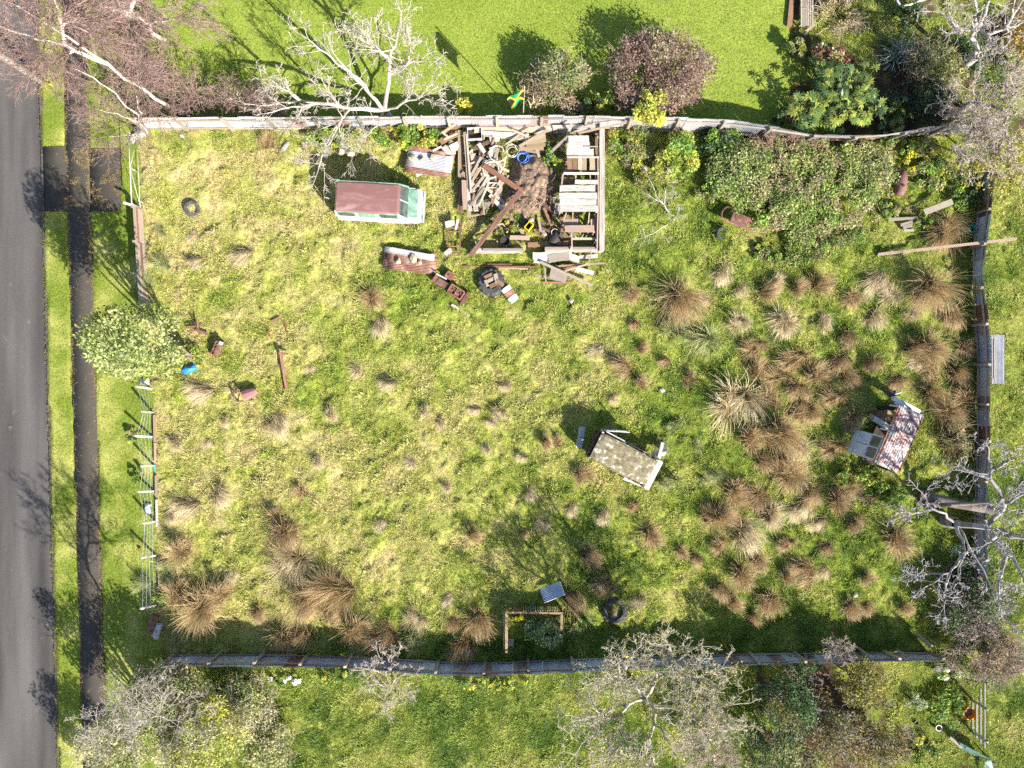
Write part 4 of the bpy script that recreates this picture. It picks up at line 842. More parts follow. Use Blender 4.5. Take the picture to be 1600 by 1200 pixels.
# lower right garden
for x_, y_, a_, b_, h_, lab, cl, tw in [(1225,1098,44,54,4.6,'dark green conifer-like shrub right of the big bare tree',DG+[(.16,.15,.05)],20),(1205,1170,50,46,3.8,'dark shrub at the bottom edge right of the tan brush',DG+OL,40),(1285,1145,62,56,3.0,'brown and olive bush with grey twigs at the bottom right',[(.16,.13,.05),(.22,.16,.07),(.12,.12,.05)],150),
        (1348,1066,40,40,2.8,'yellow-olive conifer bush just below the bottom fence at right',[(.26,.24,.05),(.18,.18,.05),(.32,.28,.06)],20),(1368,1160,52,48,2.4,'golden-brown bush with silvery twigs at the bottom right',[(.30,.22,.08),(.2,.17,.06),(.25,.22,.07)],110),(1255,1040,28,18,1.3,'dark sprig bush against the bottom fence',DG,10)]:
    shrub('leafy_shrub', lab, x_, y_, a_, b_, h_, cl, int(4600*a_*b_/2000), .12, lumps=50, stems=10, twigs=tw, tcol=[(.50,.47,.45),(.42,.36,.33)])
bare('bare_shrub', 'round pale dead bush sitting on the bottom fence at right', (1312,1022), .1, [(1300,1005,1.8,.025),(1325,1010,1.8,.025),(1315,1030,1.9,.025),(1295,1020,1.6,.025),(1330,1028,1.6,.025)], 62, PALEB, [(.52,.43,.36),(.44,.36,.29)], .04, kids=6, depth=2, L=.5, per=14, rmin=.006, along0=.1)
shrub('tangled_hedge', 'tangled dark hedge in the lower right corner of the section', 1525, 955, 58, 48, 2.2, DG+[(.16,.15,.11),(.24,.19,.16)], 8500, .11, 'hedge', lumps=60, stems=10, twigs=110, tcol=[(.42,.34,.31)])
shrub('tangled_hedge', 'brown twiggy hedge over the right end of the bottom fence', 1545, 1022, 66, 40, 1.9, MIX+PB, 9500, .10, 'hedge', lumps=60, stems=10, twigs=260, tcol=[(.50,.40,.35),(.42,.32,.28)])
shrub('flowering_shrub', 'white-flowered low bush right of the bottom fence end', 1488, 1050, 30, 13, .8, [(.75,.76,.66),(.4,.46,.14),(.22,.32,.08)], 900, .14, lumps=16)
shrub('leafy_shrub', 'green weedy mass right of the red-roofed wreck, by the fence', 1498, 690, 26, 40, .8, OL+MIX, 2400, .11, lumps=26, twigs=30)
shrub('leafy_shrub', 'bright green weeds below the red-roofed wreck', 1345, 745, 40, 22, .5, BG+YG, 2200, .11, lumps=30)
shrub('leafy_shrub', 'lush green undergrowth left of the leaning grey trunk', 1385, 775, 38, 22, .5, BG, 2000, .11, lumps=28)
shrub('leafy_shrub', 'dark undergrowth under the bare grey tree', 1490, 890, 34, 40, .9, DG, 2400, .12, lumps=26)
shrub('leafy_plant', 'silvery green leafy plant growing inside the compost frame', 845, 992, 32, 24, .9, [(.30,.38,.17),(.38,.45,.22),(.16,.26,.08)], 1500, .13, 'plant', lumps=26)
shrub('flowering_plant', 'yellow flowering plant in the compost frame corner', 808, 965, 16, 9, .7, [(.68,.58,.03),(.5,.5,.06)], 380, .12, 'plant', lumps=10)
shrub('leafy_plant', 'yellow-green plant outside the compost frame', 903, 970, 16, 12, .5, YG+BG, 420, .13, 'plant', lumps=10)
shrub('leafy_shrub', 'pale fluffy bush in the lower right garden', 1432, 1095, 20, 16, .7, [(.42,.46,.28),(.3,.36,.18)], 700, .1, lumps=14)
shrub('leafy_shrub', 'bright green leafy bush beside the orange pot', 1480, 1105, 26, 36, .7, BG, 1700, .13, lumps=22)
shrub('leafy_shrub', 'bright green bush at the bottom edge left of the green sheet', 1445, 1175, 24, 26, .6, BG+BG+YG, 1400, .13, lumps=20)
shrub('weed_clump', 'broad-leaved weed in the shade above the bottom fence, left end', 290, 992, 10, 8, .3, BG, 160, .16, 'weed', lumps=6)
shrub('weed_clump', 'leafy green weed beside the bramble and the fallen planks', 1445, 345, 14, 12, .6, BG+YG, 420, .14, 'weed', lumps=10)
shrub('weed_clump', 'green weed growing at the wreck door, right of the thicket base', 1190, 385, 14, 9, .4, YG+BG, 300, .14, 'weed', lumps=8)
shrub('ivy_bank', 'green weeds growing in the collapsed shed behind the beams', 785, 345, 34, 24, .35, BG+YG, 1400, .10, 'weed', lumps=22)
shrub('weed_clump', 'dark weeds in the shaded middle of the collapsed shed', 862, 245, 20, 26, .5, DG+BG, 800, .12, 'weed', lumps=14)
# ---------------------------------------------------------------- front (west) fence
WL = [(215,2),]
def wp(py, z=0, dx=0): q = P(float(west_x(py))+dx, py); return Vector((q.x, q.y, z))
# white pipe gate at the top end
t = thing('pipe_gate', 'thin white pipe gate at the top of the front fence', 'gate', wp(215)); b0 = t.location.copy()
def pipe(root, name, a, b, r, matk, n=6):
    d = root.location; return MB().tube([Vector(a)-d, Vector(b)-d], r, n).build(name, M[matk], root, smooth=True)
pipe(t, 'top_bar', wp(218,1.1), wp(326,1.1), .024, 'pale_plastic'); pipe(t, 'bottom_bar', wp(218,.25), wp(326,.25), .012, 'pale_plastic')
for y in (218, 272, 326): pipe(t, 'upright', wp(y,0), wp(y,1.1), .014, 'pale_plastic')
pipe(t, 'brace', wp(218,.2), wp(272,1.1), .012, 'pale_plastic'); pipe(t, 'brace', wp(272,1.1), wp(326,.2), .012, 'pale_plastic')
# timber rail wall
t = thing('timber_fence', 'low weathered timber plank fence beside the footpath above the leafy tree', 'fence', wp(328))
for i, (z, mk) in enumerate([(.16,'wood_brown'),(.42,'wood_pink'),(.68,'wood_grey')]):
    ys = [328, 382, 438, 490]
    for a, b in zip(ys, ys[1:]): board(t, 'plank', wp(a+1,z), wp(b-1,z), .04, .22, R.choice([mk,'wood_grey','wood_brown']))
for a, b in ((328,410),(411,491)): board(t, 'cap_rail', wp(a,.86), wp(b,.86), .13, .05, 'wood_pink' if a < 400 else 'wood_grey')
for y, l in ((329,0),(382,-.05),(434,0),(489,.05)): board(t, 'post', wp(y,-.1,-2), wp(y,.95,-2)+Vector((l,0,0)), .12, .12, 'wood_grey')
board(t, 'stay', wp(328,.9), wp(324,1.0,-14), .12, .05, 'wood_white'); board(t, 'stay', wp(432,.9), wp(430,.8,-13), .1, .05, 'wood_pale')
# wire fence with leaning posts
t = thing('wire_fence', 'sagging wire fence on leaning pale posts along the lower front boundary', 'fence', wp(600))
posts = [(608,-.30),(645,.0),(683,-.42),(728,-.12),(768,-.36),(815,-.1),(868,-.3),(945,-.42)]
tops = []
for y, l in posts:
    top = wp(y-3, 1.12)+Vector((l, -.1*l, 0)); board(t, 'post', wp(y,-.1), top, .1, .09, R.choice(['wood_pale','wood_white'])); tops.append((wp(y), top))
for fz in (.3, .5, .7, .9):
    for (a0, a1), (c0, c1) in zip(tops, tops[1:]):
        p = a0.lerp(a1, fz); q = c0.lerp(c1, fz); mid = (p+q)/2+Vector((0,0,-.05))
        MB().tube([p-t.location, mid-t.location, q-t.location], .0045, 4).build('wire', M['galv_shade_blue'], t)
for y in range(612, 960, 6):
    a = wp(y,.05)+Vector((-.02,0,0)); c = wp(y+R.uniform(-2,2),.85)+Vector((-.16,0,0)); MB().tube([a-t.location, c-t.location], .0035, 3).build('mesh_wire', M['galv_shade_blue'], t)
for a, b, mk in ((648,690,'wood_pink'),(692,724,'wood_pink'),(742,775,'wood_grey'),(780,822,'wood_white'),(870,930,'wood_grey')):
    board(t, 'base_plank', wp(a,.1,3), wp(b,.12,3), .04, .2, mk)
# bits along the front fence
def single(name, label, cat, mb, mk, loc, rot=None, smooth=False, bevel=0, group=None):
    return tag(mb.build(name, M[mk], None, loc, rot, smooth, bevel), label, cat, group)
def rubbish(name, label, px, py, w, l, h, mk, rz=0, cat='scrap', n=7):
    """crumpled sheet lump: a dented slab"""
    g = np.random.default_rng(int(px*3+py)); v = []; f = []
    for i in range(n+1):
        for j in range(n+1):
            u, q = i/n-.5, j/n-.5; v.append((u*l+g.normal()*.012, q*w+g.normal()*.012, h*(1-1.6*(u*u+q*q)*2)*g.uniform(.5,1.1)+.02))
    for i in range(n):
        for j in range(n): a = i*(n+1)+j; f.append((a, a+n+1, a+n+2, a+1))
    m = mesh_np(name, np.array(v), np.array(f)); p = P(px, py)
    o = obj(name, m, M[mk], None, (p.x, p.y, float(hgt(np.array([p.x]), np.array([p.y]))[0])+.05), (0,0,rz)); tag(o, label, cat)
    md = o.modifiers.new('thick', 'SOLIDIFY'); md.thickness = .02
    return o
rubbish('plastic_sheet', 'crumpled white plastic at the foot of the leafy fence tree', 227, 597, .35, .5, .15, 'pale_plastic', cat='plastic')
rubbish('plastic_bottle', 'small turquoise plastic scrap against the wire fence', 242, 730, .12, .4, .12, 'teal_plastic', 1.5, 'plastic')
rubbish('plastic_bag', 'bluish plastic bag caught in the lower wire fence', 232, 795, .3, .6, .25, 'galv_shade_blue', 1.5, 'bag')
rubbish('plastic_ball', 'small red plastic scrap on the verge by the wire fence', 219, 857, .14, .16, .12, 'rust_bright', 0, 'plastic')
rubbish('plastic_drum', 'pale bent sheet in the lower left fence corner', 247, 985, .4, .9, .3, 'galv', 1.3, 'sheet')
rubbish('scrap_iron', 'rusty bent panel leaning in the lower left fence corner', 240, 975, .45, 1.1, .35, 'rust_bright', 1.4, 'panel')
rubbish('concrete_lump', 'pale rubble lump at the top left fence corner', 220, 205, .7, .7, .35, 'concrete', .4, 'rubble')
rubbish('concrete_lump', 'white broken slab by the top left fence corner', 213, 212, .35, .8, .15, 'concrete', .9, 'rubble')
rubbish('white_paper', 'scrap of white paper on the grass near the top left corner', 287, 212, .18, .35, .04, 'pale_plastic', .3, 'paper')
rubbish('concrete_block', 'flat pale block beside the bronze tussock by the top fence', 447, 229, .25, .6, .06, 'concrete', .9, 'block')

# power pole beside the road
b = P(68,130)
t = thing('power_pole', 'tall pale concrete power pole beside the road at upper left', 'pole', (b.x, b.y, 0))
MB().tube([(0,0,-.1),(0,0,4),(0,0,9.2)], [.17,.155,.13], 12).build('pole', M['concrete'], t, smooth=True)
MB().box((0,0,8.6), (.12,2.2,.12)).build('crossarm', M['wood_grey'], t)
for y in (-.9,-.45,.45,.9): MB().lathe([(0,8.9),(.05,8.88),(.06,8.8),(.03,8.74),(.05,8.7),(.05,8.66)], 8, c=(0,y,0)).build('insulator', M['pale_plastic'], t)
shrub('flowering_weed', 'tuft of yellow dandelions at the foot of the power pole', 72, 130, 8, 7, .25, [(.7,.55,.02),(.5,.5,.05)], 200, .08, 'weed', lumps=6)

# flag pole behind the north fence
b = P(817,192); t = thing('flagpole', 'thin flagpole standing behind the top fence', 'flagpole', (b.x, b.y, 0))
MB().tube([(0,0,0),(0,0,4.6)], .028, 8).build('pole', M['wood_pale'], t); MB().lathe([(0,4.7),(.04,4.66),(.04,4.6),(0,4.58)], 8).build('finial', M['pale_plastic'], t)
m, nt, bs = newmat('saltire_flag'); L = nt.links; tc = nt.nodes.new('ShaderNodeTexCoord'); sp = nt.nodes.new('ShaderNodeSeparateXYZ'); L.new(tc.outputs['UV'], sp.inputs[0])
def mth(op, a, b=None):
    q = nt.nodes.new('ShaderNodeMath'); q.operation = op
    for i, s in enumerate((a, b)):
        if s is None: continue
        if isinstance(s, (int, float)): q.inputs[i].default_value = s
        else: L.new(s, q.inputs[i])
    return q.outputs[0]
U, V_ = mth('SUBTRACT', sp.outputs[0], .5), mth('SUBTRACT', sp.outputs[1], .5); au, av = mth('ABSOLUTE', U), mth('ABSOLUTE', V_); dd = mth('SUBTRACT', au, av)
isx = mth('LESS_THAN', mth('ABSOLUTE', dd), .09); side = mth('GREATER_THAN', dd, 0.0)
m1 = nt.nodes.new('ShaderNodeMix'); m1.data_type = 'RGBA'; m1.inputs['A'].default_value = (.0,.30,.10,1); m1.inputs['B'].default_value = (.02,.02,.03,1); L.new(side, m1.inputs[0])
m2 = nt.nodes.new('ShaderNodeMix'); m2.data_type = 'RGBA'; m2.inputs['B'].default_value = (.75,.55,.02,1); L.new(isx, m2.inputs[0]); L.new(m1.outputs['Result'], m2.inputs['A']); L.new(m2.outputs['Result'], bs.inputs['Base Color'])
M['flag'] = m
n1, n2 = 14, 10; v = []; f = []; uv = []
for i in range(n1+1):
    for j in range(n2+1):
        u, w = i/n1, j/n2; x = -.80*u*(.75+.25*w); v.append((x, -.08-.20*u+.12*math.sin(u*7+w*2)*u, 3.35+1.15*w-.75*u*u+.05*math.sin(5*u))); uv.append((u, w))
for i in range(n1):
    for j in range(n2): a = i*(n2+1)+j; f.append((a, a+n2+1, a+n2+2, a+1))
me = mesh_np('flag', np.array(v), np.array(f), smooth=True); ul = me.uv_layers.new(name='UVMap')
for lp in me.loops: ul.data[lp.index].uv = uv[lp.vertex_index]
o = obj('flag', me, M['flag'], None, (b.x, b.y, 0)); tag(o, 'green, black and gold flag drooping from the thin flagpole', 'flag')

# ---------------------------------------------------------------- derelict green van
M['van_green'] = mat('chalky_green_paint', [(.28,(.22,.10,.05)),(.36,(.12,.24,.18)),(.55,(.22,.36,.28)),(.72,(.44,.50,.43))], 2.2, .6, 0, .15, distort=1)
M['van_white'] = mat('chalky_white_green_paint', [(.28,(.28,.16,.09)),(.36,(.28,.40,.33)),(.52,(.46,.54,.47)),(.72,(.58,.60,.56))], 2.4, .55, 0, .15, distort=1)
M['van_roof'] = mat('faded_rusty_roof', [(.28,(.40,.32,.20)),(.38,(.20,.10,.09)),(.52,(.21,.105,.10)),(.62,(.29,.17,.16)),(.74,(.38,.28,.18))], 1.2, .7, .05, .15, (.5,1.6,1), distort=.8)
def panel(parent, name, pts, mk, th=.03): return MB().quad(*pts, th=th).build(name, M[mk], parent)
def hull(sections, close=True):
    """skin between cross-sections of equal point count"""
    mb = MB(); n = len(sections[0]); v = [p for s in sections for p in s]; f = []
    for i in range(len(sections)-1):
        for k in range(n-1 if not close else n):
            k2 = (k+1) % n; f.append((i*n+k, (i+1)*n+k, (i+1)*n+k2, i*n+k2))
    if close: f += [tuple(range(n)), tuple((len(sections)-1)*n+k for k in range(n))[::-1]]
    return mb.add(v, f)
ct = P(598,322); t = thing('derelict_van', 'derelict pale green van with faded rusty roof below the pale bare tree', 'van', (ct.x, ct.y-.05, 0), rad(-3.2))
W2 = .86                      # half width; front is +x
def sec(x, zb, zt, w=W2, tuck=.06): return [(x,-w,zb),(x,-w,(zb+zt)*.5),(x,-w+tuck,zt),(x,w-tuck,zt),(x,w,(zb+zt)*.5),(x,w,zb)]
hull([sec(-2.15,.45,1.08),sec(-2.08,.32,1.12,W2+.02),sec(1.15,.32,1.14,W2+.02),sec(1.75,.34,1.10,W2),sec(2.05,.36,1.02,W2-.05),sec(2.15,.42,.92,W2-.12)]).build('body', M['van_white'], t, bevel=.03)
rf = hull([[(x,-w,z-.03),(x,-w*.9,z+.02),(x,0,z+.06),(x,w*.9,z+.02),(x,w,z-.03),(x,0,z-.05)] for x, w, z in ((-2.03,.70,1.80),(-1.95,.74,1.84),(-.5,.76,1.87),(1.05,.74,1.85),(1.18,.70,1.80))]).build('roof', M['van_roof'], t, smooth=False)
MB().beam((-2.0,-.77,1.80),(1.12,-.77,1.80),.05,.05).beam((-2.0,.77,1.80),(1.12,.77,1.80),.05,.05).build('gutter', M['van_green'], rf)
for s in (-1, 1):
    for x0, x1, wd in ((-2.0,-2.06,.10),(-1.0,-1.0,.16),(.02,.02,.22),(1.05,1.45,.10)):
        MB().beam((x0,s*.74,1.82),(x1,s*.82,1.10),wd,.06).build('pillar', M['van_green' if s > 0 else 'van_white'], t)
    for x0, x1 in ((-1.92,-1.1),(-.9,-.12),(.16,1.02)):
        if s < 0 and x0 == -.9: panel(t, 'side_panel', [(x0,-.83,1.14),(x1,-.83,1.14),(x1,-.77,1.78),(x0,-.77,1.78)], 'van_green')
        else: panel(t, 'window', [(x0,s*.815,1.14),(x1,s*.815,1.14),(x1,s*.755,1.78),(x0,s*.755,1.78)], 'glass', .008)
panel(t, 'windscreen', [(1.50,-.74,1.12),(1.50,.74,1.12),(1.16,.66,1.80),(1.16,-.66,1.80)], 'glass', .008)
MB().beam((1.47,0,1.12),(1.17,0,1.82),.05,.05).build('windscreen_pillar', M['van_white'], t)
MB().box((1.72,0,1.13),(.5,1.4,.04)).build('cowl', M['van_green'], t)
panel(t, 'rear_window', [(-2.10,.60,1.15),(-2.10,-.60,1.15),(-2.04,-.55,1.75),(-2.04,.55,1.75)], 'interior', .01)
MB().box((-.4,0,1.0),(3,1.5,.1)).build('floor', M['interior'], t)
for s in (-1,1):
    MB().lathe([(.0,.0),(.09,.02),(.11,.05),(.12,0)], 12, Matrix.Rotation(math.pi/2,3,'Y'), (2.12,s*.58,.75)).build('headlight', M['glass'], t)
    for x in (-1.3,1.45):
        w_ = MB().lathe([(.16,-.08),(.27,-.09),(.31,-.05),(.31,.05),(.27,.09),(.16,.08)], 18, Matrix.Rotation(math.pi/2,3,'X'), (x,s*.78,.28)).build('wheel', M['rubber'], t)
        MB().lathe([(0,-.02),(.16,-.07),(.16,.07),(0,.02)], 12, Matrix.Rotation(math.pi/2,3,'X'), (x,s*.80,.28)).build('rim', M['rust'], w_)
MB().beam((2.22,-.8,.45),(2.22,.8,.45),.08,.14).build('bumper', M['galv'], t)

# ---------------------------------------------------------------- wreck with lichened roof
M['lichen'] = mat('lichen_crusted_roof', [(.30,(.10,.085,.05)),(.45,(.18,.155,.09)),(.55,(.25,.22,.14)),(.585,(.30,.27,.19)),(.62,(.62,.61,.57))], 4.2, .95, 0, .6, detail=9, distort=.2, bscale=14)
M['flake_white'] = mat('flaking_white_paint', [(.3,(.24,.15,.10)),(.40,(.40,.37,.34)),(.55,(.52,.51,.50)),(.7,(.60,.60,.59))], 3, .6, 0, .2, distort=1)
ct = P(969,712,0); ang = math.atan2(-(719-673), 1024-936); t = thing('lichened_van_wreck', 'derelict van body with lichen-covered roof and doors hanging open', 'van', (ct.x, ct.y-.05, 0), ang)
def hs(x, w, z): return [(x,-w,z-.06),(x,-w*.85,z),(x,0,z+.05),(x,w*.85,z),(x,w,z-.06),(x,0,z-.08)]
rf = hull([hs(-1.62,.66,1.55),hs(-1.4,.70,1.60),hs(0,.72,1.64),hs(1.3,.69,1.60),hs(1.5,.64,1.54)]).build('roof', M['lichen'], t)
for s, mk in ((-1,'lichen'),(1,'flake_white')):
    panel(t, 'side_panel', [(-1.6,s*.78,.35),(1.5,s*.78,.35),(1.5,s*.80,.95),(-1.6,s*.80,.95)], mk, .03)
    for x0, x1 in ((-1.58,-1.62),(-.35,-.35),(.75,.75),(1.45,1.5)): MB().beam((x0,s*.70,1.55),(x1,s*.80,.92),.10,.05).build('pillar', M[mk], t)
panel(t, 'window', [(-1.48,-.795,.96),(-.42,-.795,.96),(-.42,-.72,1.52),(-1.48,-.72,1.52)], 'glass', .01)
panel(t, 'side_panel', [(-.28,-.80,.96),(.70,-.80,.96),(.70,-.72,1.52),(-.28,-.72,1.52)], 'lichen', .02)
MB().box((-.05,0,.38),(3.1,1.5,.06)).build('floor', M['interior'], t)
MB().beam((-1.66,-.78,.3),(-1.66,.78,.3),.1,.14).beam((-1.70,-.74,1.0),(-1.70,.74,1.02),.06,.3).beam((-1.68,-.72,.3),(-1.66,-.70,1.5),.07,.07).beam((-1.68,.72,.3),(-1.66,.70,1.5),.07,.07).build('tail_frame', M['rust'], t)
d = MB()
for a, b in (((-1.5,.84,1.45),(-.42,1.32,1.5)),((-1.5,.84,.95),(-.42,1.32,.97)),((-1.5,.84,.95),(-1.5,.84,1.45)),((-.42,1.32,.97),(-.42,1.32,1.5)),((-1.0,1.06,.95),(-1.0,1.06,1.47))): d.beam(a, b, .05, .05)
o = d.build('door', M['galv'], t); panel(o, 'door_panel', [(-1.5,.845,.45),(-.42,1.325,.45),(-.42,1.325,.94),(-1.5,.845,.94)], 'flake_white', .03)
d = MB()
for a, b in (((-1.45,.82,1.5),(-.45,.82,1.5)),((-.45,.82,1.5),(-.45,.82,.95))): d.beam(a, b, .06, .05)
d.build('window_frame', M['galv'], t)
# curved front cowl and wing
hull([[(1.55+.42*math.sin(q)*1.0, y, .42+.95*math.cos(q)*1.0) for q in (0,.5,1.0,1.4)]+[(1.50, y, .42)] for y in (-.80,-.55,0,.5,.78)], True).build('cowl', M['flake_white'], t)
hull([[(1.30+.5*q, .85+.28*math.sin(a)+.35*q, .55+.28*math.cos(a)) for a in (-.4,.4,1.2,1.9)]+[(1.30+.5*q,.85+.35*q,.3)] for q in (0,.4,.8,1.1)], True).build('front_wing', M['flake_white'], t)
MB().beam((1.62,.78,.95),(1.45,1.65,.80),.16,.10).build('hanging_door_edge', M['flake_white'], t)
MB().beam((1.2,.82,1.3),(1.75,.55,1.2),.05,.04).beam((1.3,.95,1.25),(1.7,.45,1.25),.04,.04).build('bracket', M['rust_bright'], t)
panel(t, 'sill', [(.6,-.98,.32),(1.6,-.88,.32),(1.55,-.76,.55),(.6,-.80,.55)], 'flake_white', .03)
for s in (-1,1):
    for x in (-1.0,1.0):
        w_ = MB().lathe([(.15,-.08),(.27,-.09),(.30,-.05),(.30,.05),(.27,.09),(.15,.08)], 18, Matrix.Rotation(math.pi/2,3,'X'), (x,s*.66,.24)).build('wheel', M['rubber'], t)
        MB().lathe([(0,-.02),(.15,-.07),(.15,.07),(0,.02)], 12, Matrix.Rotation(math.pi/2,3,'X'), (x,s*.68,.24)).build('rim', M['rust'], w_)
m_, nt, bs = newmat('cloudy_glass'); bs.inputs['Base Color'].default_value = (.55,.62,.66,1); bs.inputs['Roughness'].default_value = .25; bs.inputs['Alpha'].default_value = .45; M['cloudy'] = m_
q = P(906,682); t = thing('glass_pane', 'loose cloudy glass pane propped against the lichened wreck', 'glass pane', (q.x, q.y, .3), rad(80)); MB().box((0,0,.18),(1.1,.45,.012), m=Matrix.Rotation(rad(38),3,'X')).build('pane', M['cloudy'], t); MB().box((0,-.2,-.02),(1.12,.03,.04)).build('edge_strip', M['rust'], t)

# ---------------------------------------------------------------- wreck with red ribbed roof
M['red_roof'] = mat('peeling_red_and_white_roof', [(.30,(.11,.075,.09)),(.40,(.20,.13,.13)),(.46,(.46,.40,.37)),(.54,(.54,.49,.45)),(.57,(.36,.12,.08)),(.75,(.30,.09,.06))], 1.9, .7, 0, .1, (1,1,1), detail=5, distort=1.6)
M['cab_white'] = mat('weathered_white_paint', [(.26,(.30,.22,.17)),(.34,(.42,.43,.44)),(.6,(.52,.54,.55)),(.75,(.48,.48,.46))], 3, .55, 0, .1)
ct = P(1374,684,0); ang = math.atan2((739-641)/1.0, -(1380-1419)/1.0); ang = math.atan2(-(731-641), (1380-1419)); t = thing('red_roofed_van_wreck', 'derelict van with peeling red and white ribbed roof sunk in long grass', 'van', (ct.x+.15, ct.y+.05, 0), ang)
# local +x points down the picture (towards the cab), +y to the right
v = []; f = []; nx_, ny_ = 30, 44
for i in range(nx_+1):
    for j in range(ny_+1):
        u, w = i/nx_*2-1, j/ny_*2-1
        v.append((1.58*u, .63*w, 1.72+.06*(1-w*w)-.05*u*u-.05*max(0,abs(w)-.9)*10+.012*math.sin(w*34)*(abs(w)<.9)))
for i in range(nx_):
    for j in range(ny_): a = i*(ny_+1)+j; f.append((a, a+ny_+1, a+ny_+2, a+1))
o = obj('roof', mesh_np('roof', np.array(v), np.array(f)), M['red_roof'], t); md = o.modifiers.new('t','SOLIDIFY'); md.thickness = .03
MB().beam((-1.55,.66,1.66),(1.55,.66,1.66),.05,.06).beam((-1.55,-.66,1.66),(1.55,-.66,1.66),.05,.06).build('gutter', M['rust_bright'], o)
S = -1   # side towards the picture's left
for x in (-1.5,-.2,.25,1.45):
    for s in (-1,1): MB().beam((x,s*.63,1.68),(x,s*.74,.95),.08,.05).build('pillar', M['cab_white'], t)
panel(t, 'side_panel', [(-1.55,.78,.4),(1.5,.78,.4),(1.5,.76,.98),(-1.55,.76,.98)], 'red_roof', .03)
MB().box((0,0,.42),(3.1,1.45,.08)).build('floor', M['interior'], t)
MB().beam((-.62,-1.15,.62),(-.45,.1,.66),.26,.14).build('cross_beam', M['cab_white'], t); MB().box((-.64,-1.22,.62),(.26,.2,.2)).build('lamp_housing', M['wood_orange'], t)
MB().box((-.9,-.75,.5),(.5,.5,.35), .3).build('engine', M['rust'], t); MB().lathe([(.05,-.06),(.16,-.06),(.16,.06),(.05,.06)], 14, c=(-1.0,-1.15,.45)).build('pulley', M['rust'], t)
MB().box((-1.2,-.35,.6),(.35,.7,.12),.4).build('seat', M['wood_orange'], t)
# cab door with two windows, leaning out
dz = lambda y: 1.62-(abs(y)-.66)*1.15
mb = MB(); X0, X1 = .22, 1.42; ya, yb, yc = -.72, -1.0, -1.35
mb.beam((X0,ya,1.60),(X1,ya,1.60),.06,.06).beam((X0,ya,1.60),(X0,yb,1.10),.07,.06).beam((X1,ya,1.60),(X1,yb,1.10),.07,.06).beam((.84,ya,1.60),(.84,yb,1.10),.06,.06).beam((X0-.02,yb,1.08),(X1+.02,yb,1.08),.08,.06)
door = mb.build('door', M['cab_white'], t)
panel(door, 'window', [(X0+.05,yb+.01,1.09),(.82,yb+.01,1.09),(.82,ya,1.58),(X0+.05,ya,1.58)], 'glass', .01)
panel(door, 'window', [(.87,yb+.01,1.09),(X1-.05,yb+.01,1.09),(X1-.05,ya,1.58),(.87,ya,1.58)], 'glass', .01)
panel(door, 'door_panel', [(X0-.02,yc,.55),(.80,yc,.5),(.80,yb-.03,1.06),(X0-.02,yb-.03,1.06)], 'cab_white', .03); panel(door, 'door_panel', [(.83,yc,.5),(X1+.04,yc-.02,.5),(X1+.04,yb-.03,1.06),(.83,yb-.03,1.06)], 'cab_white', .03)
panel(t, 'lower_panel', [(X0,yc-.2,.22),(X1+.05,yc-.15,.2),(X1+.04,yc-.03,.49),(X0,yc-.03,.54)], 'cab_white', .03)
MB().beam((-1.88,-.75,.95),(-1.78,.78,.9),.22,.2).build('tailgate', M['galv_shade_blue'], t); MB().beam((-1.72,-.6,1.0),(-1.64,.72,.95),.12,.1).build('rear_bumper', M['cab_white'], t); MB().lathe([(.04,-.02),(.09,-.02),(.09,.03),(.04,.03)], 12, c=(-1.7,.2,1.05)).build('tail_lamp', M['wood_orange'], t)
for s in (-1,1):
    for x in (-1.05,1.05):
        w_ = MB().lathe([(.15,-.08),(.27,-.09),(.30,-.05),(.30,.05),(.27,.09),(.15,.08)], 18, Matrix.Rotation(math.pi/2,3,'X'), (x,s*.64,.22)).build('wheel', M['rubber'], t)
        MB().lathe([(0,-.02),(.15,-.07),(.15,.07),(0,.02)], 12, Matrix.Rotation(math.pi/2,3,'X'), (x,s*.66,.22)).build('rim', M['rust'], w_)
MB().tube([(-2.05,-.55,.4),(-2.2,-.6,.75),(-2.35,-.45,.85)], .05, 8).build('exhaust', M['galv'], t); MB().box((-2.15,-.72,.55),(.3,.3,.3),.5).build('battery_box', M['black_plastic'], t)
# ---------------------------------------------------------------- collapsed shed
def loose(name, label, cat, a, b, w, t, mk, roll=0, group=None):
    o = board(None, name, a, b, w, t, mk, roll); return tag(o, label, cat, group)
q = P(840,392); t = thing('shed_foundation', 'broken concrete foundation walls of the collapsed shed', 'foundation', (q.x, q.y, 0))
def wall(name, a, b, w, h, mk='concrete'):
    A, B = P(*a), P(*b); board(t, name, (A.x,A.y,h/2-.05), (B.x,B.y,h/2-.05), w, h+.1, mk)
wall('end_wall', (938,196), (938,300), .26, .8); wall('end_wall', (938,301), (938,394), .26, .75)
wall('front_wall', (736,393), (818,392), .24, .35); wall('front_wall', (852,391), (938-4,391), .26, .45); wall('back_wall', (745,206), (860,205), .22, .5); wall('back_wall', (862,205), (934,204), .22, .6)
board(t, 'sill_plate', tuple(P(852,388,.5)), tuple(P(932,388,.5)), .12, .06, 'wood_pink'); board(t, 'sill_plate', tuple(P(755,390,.4)), tuple(P(818,390,.4)), .12, .06, 'wood_grey')
board(t, 'wall_plate', tuple(P(932,210,.9)), tuple(P(932,386,.9)), .14, .1, 'wood_brown')
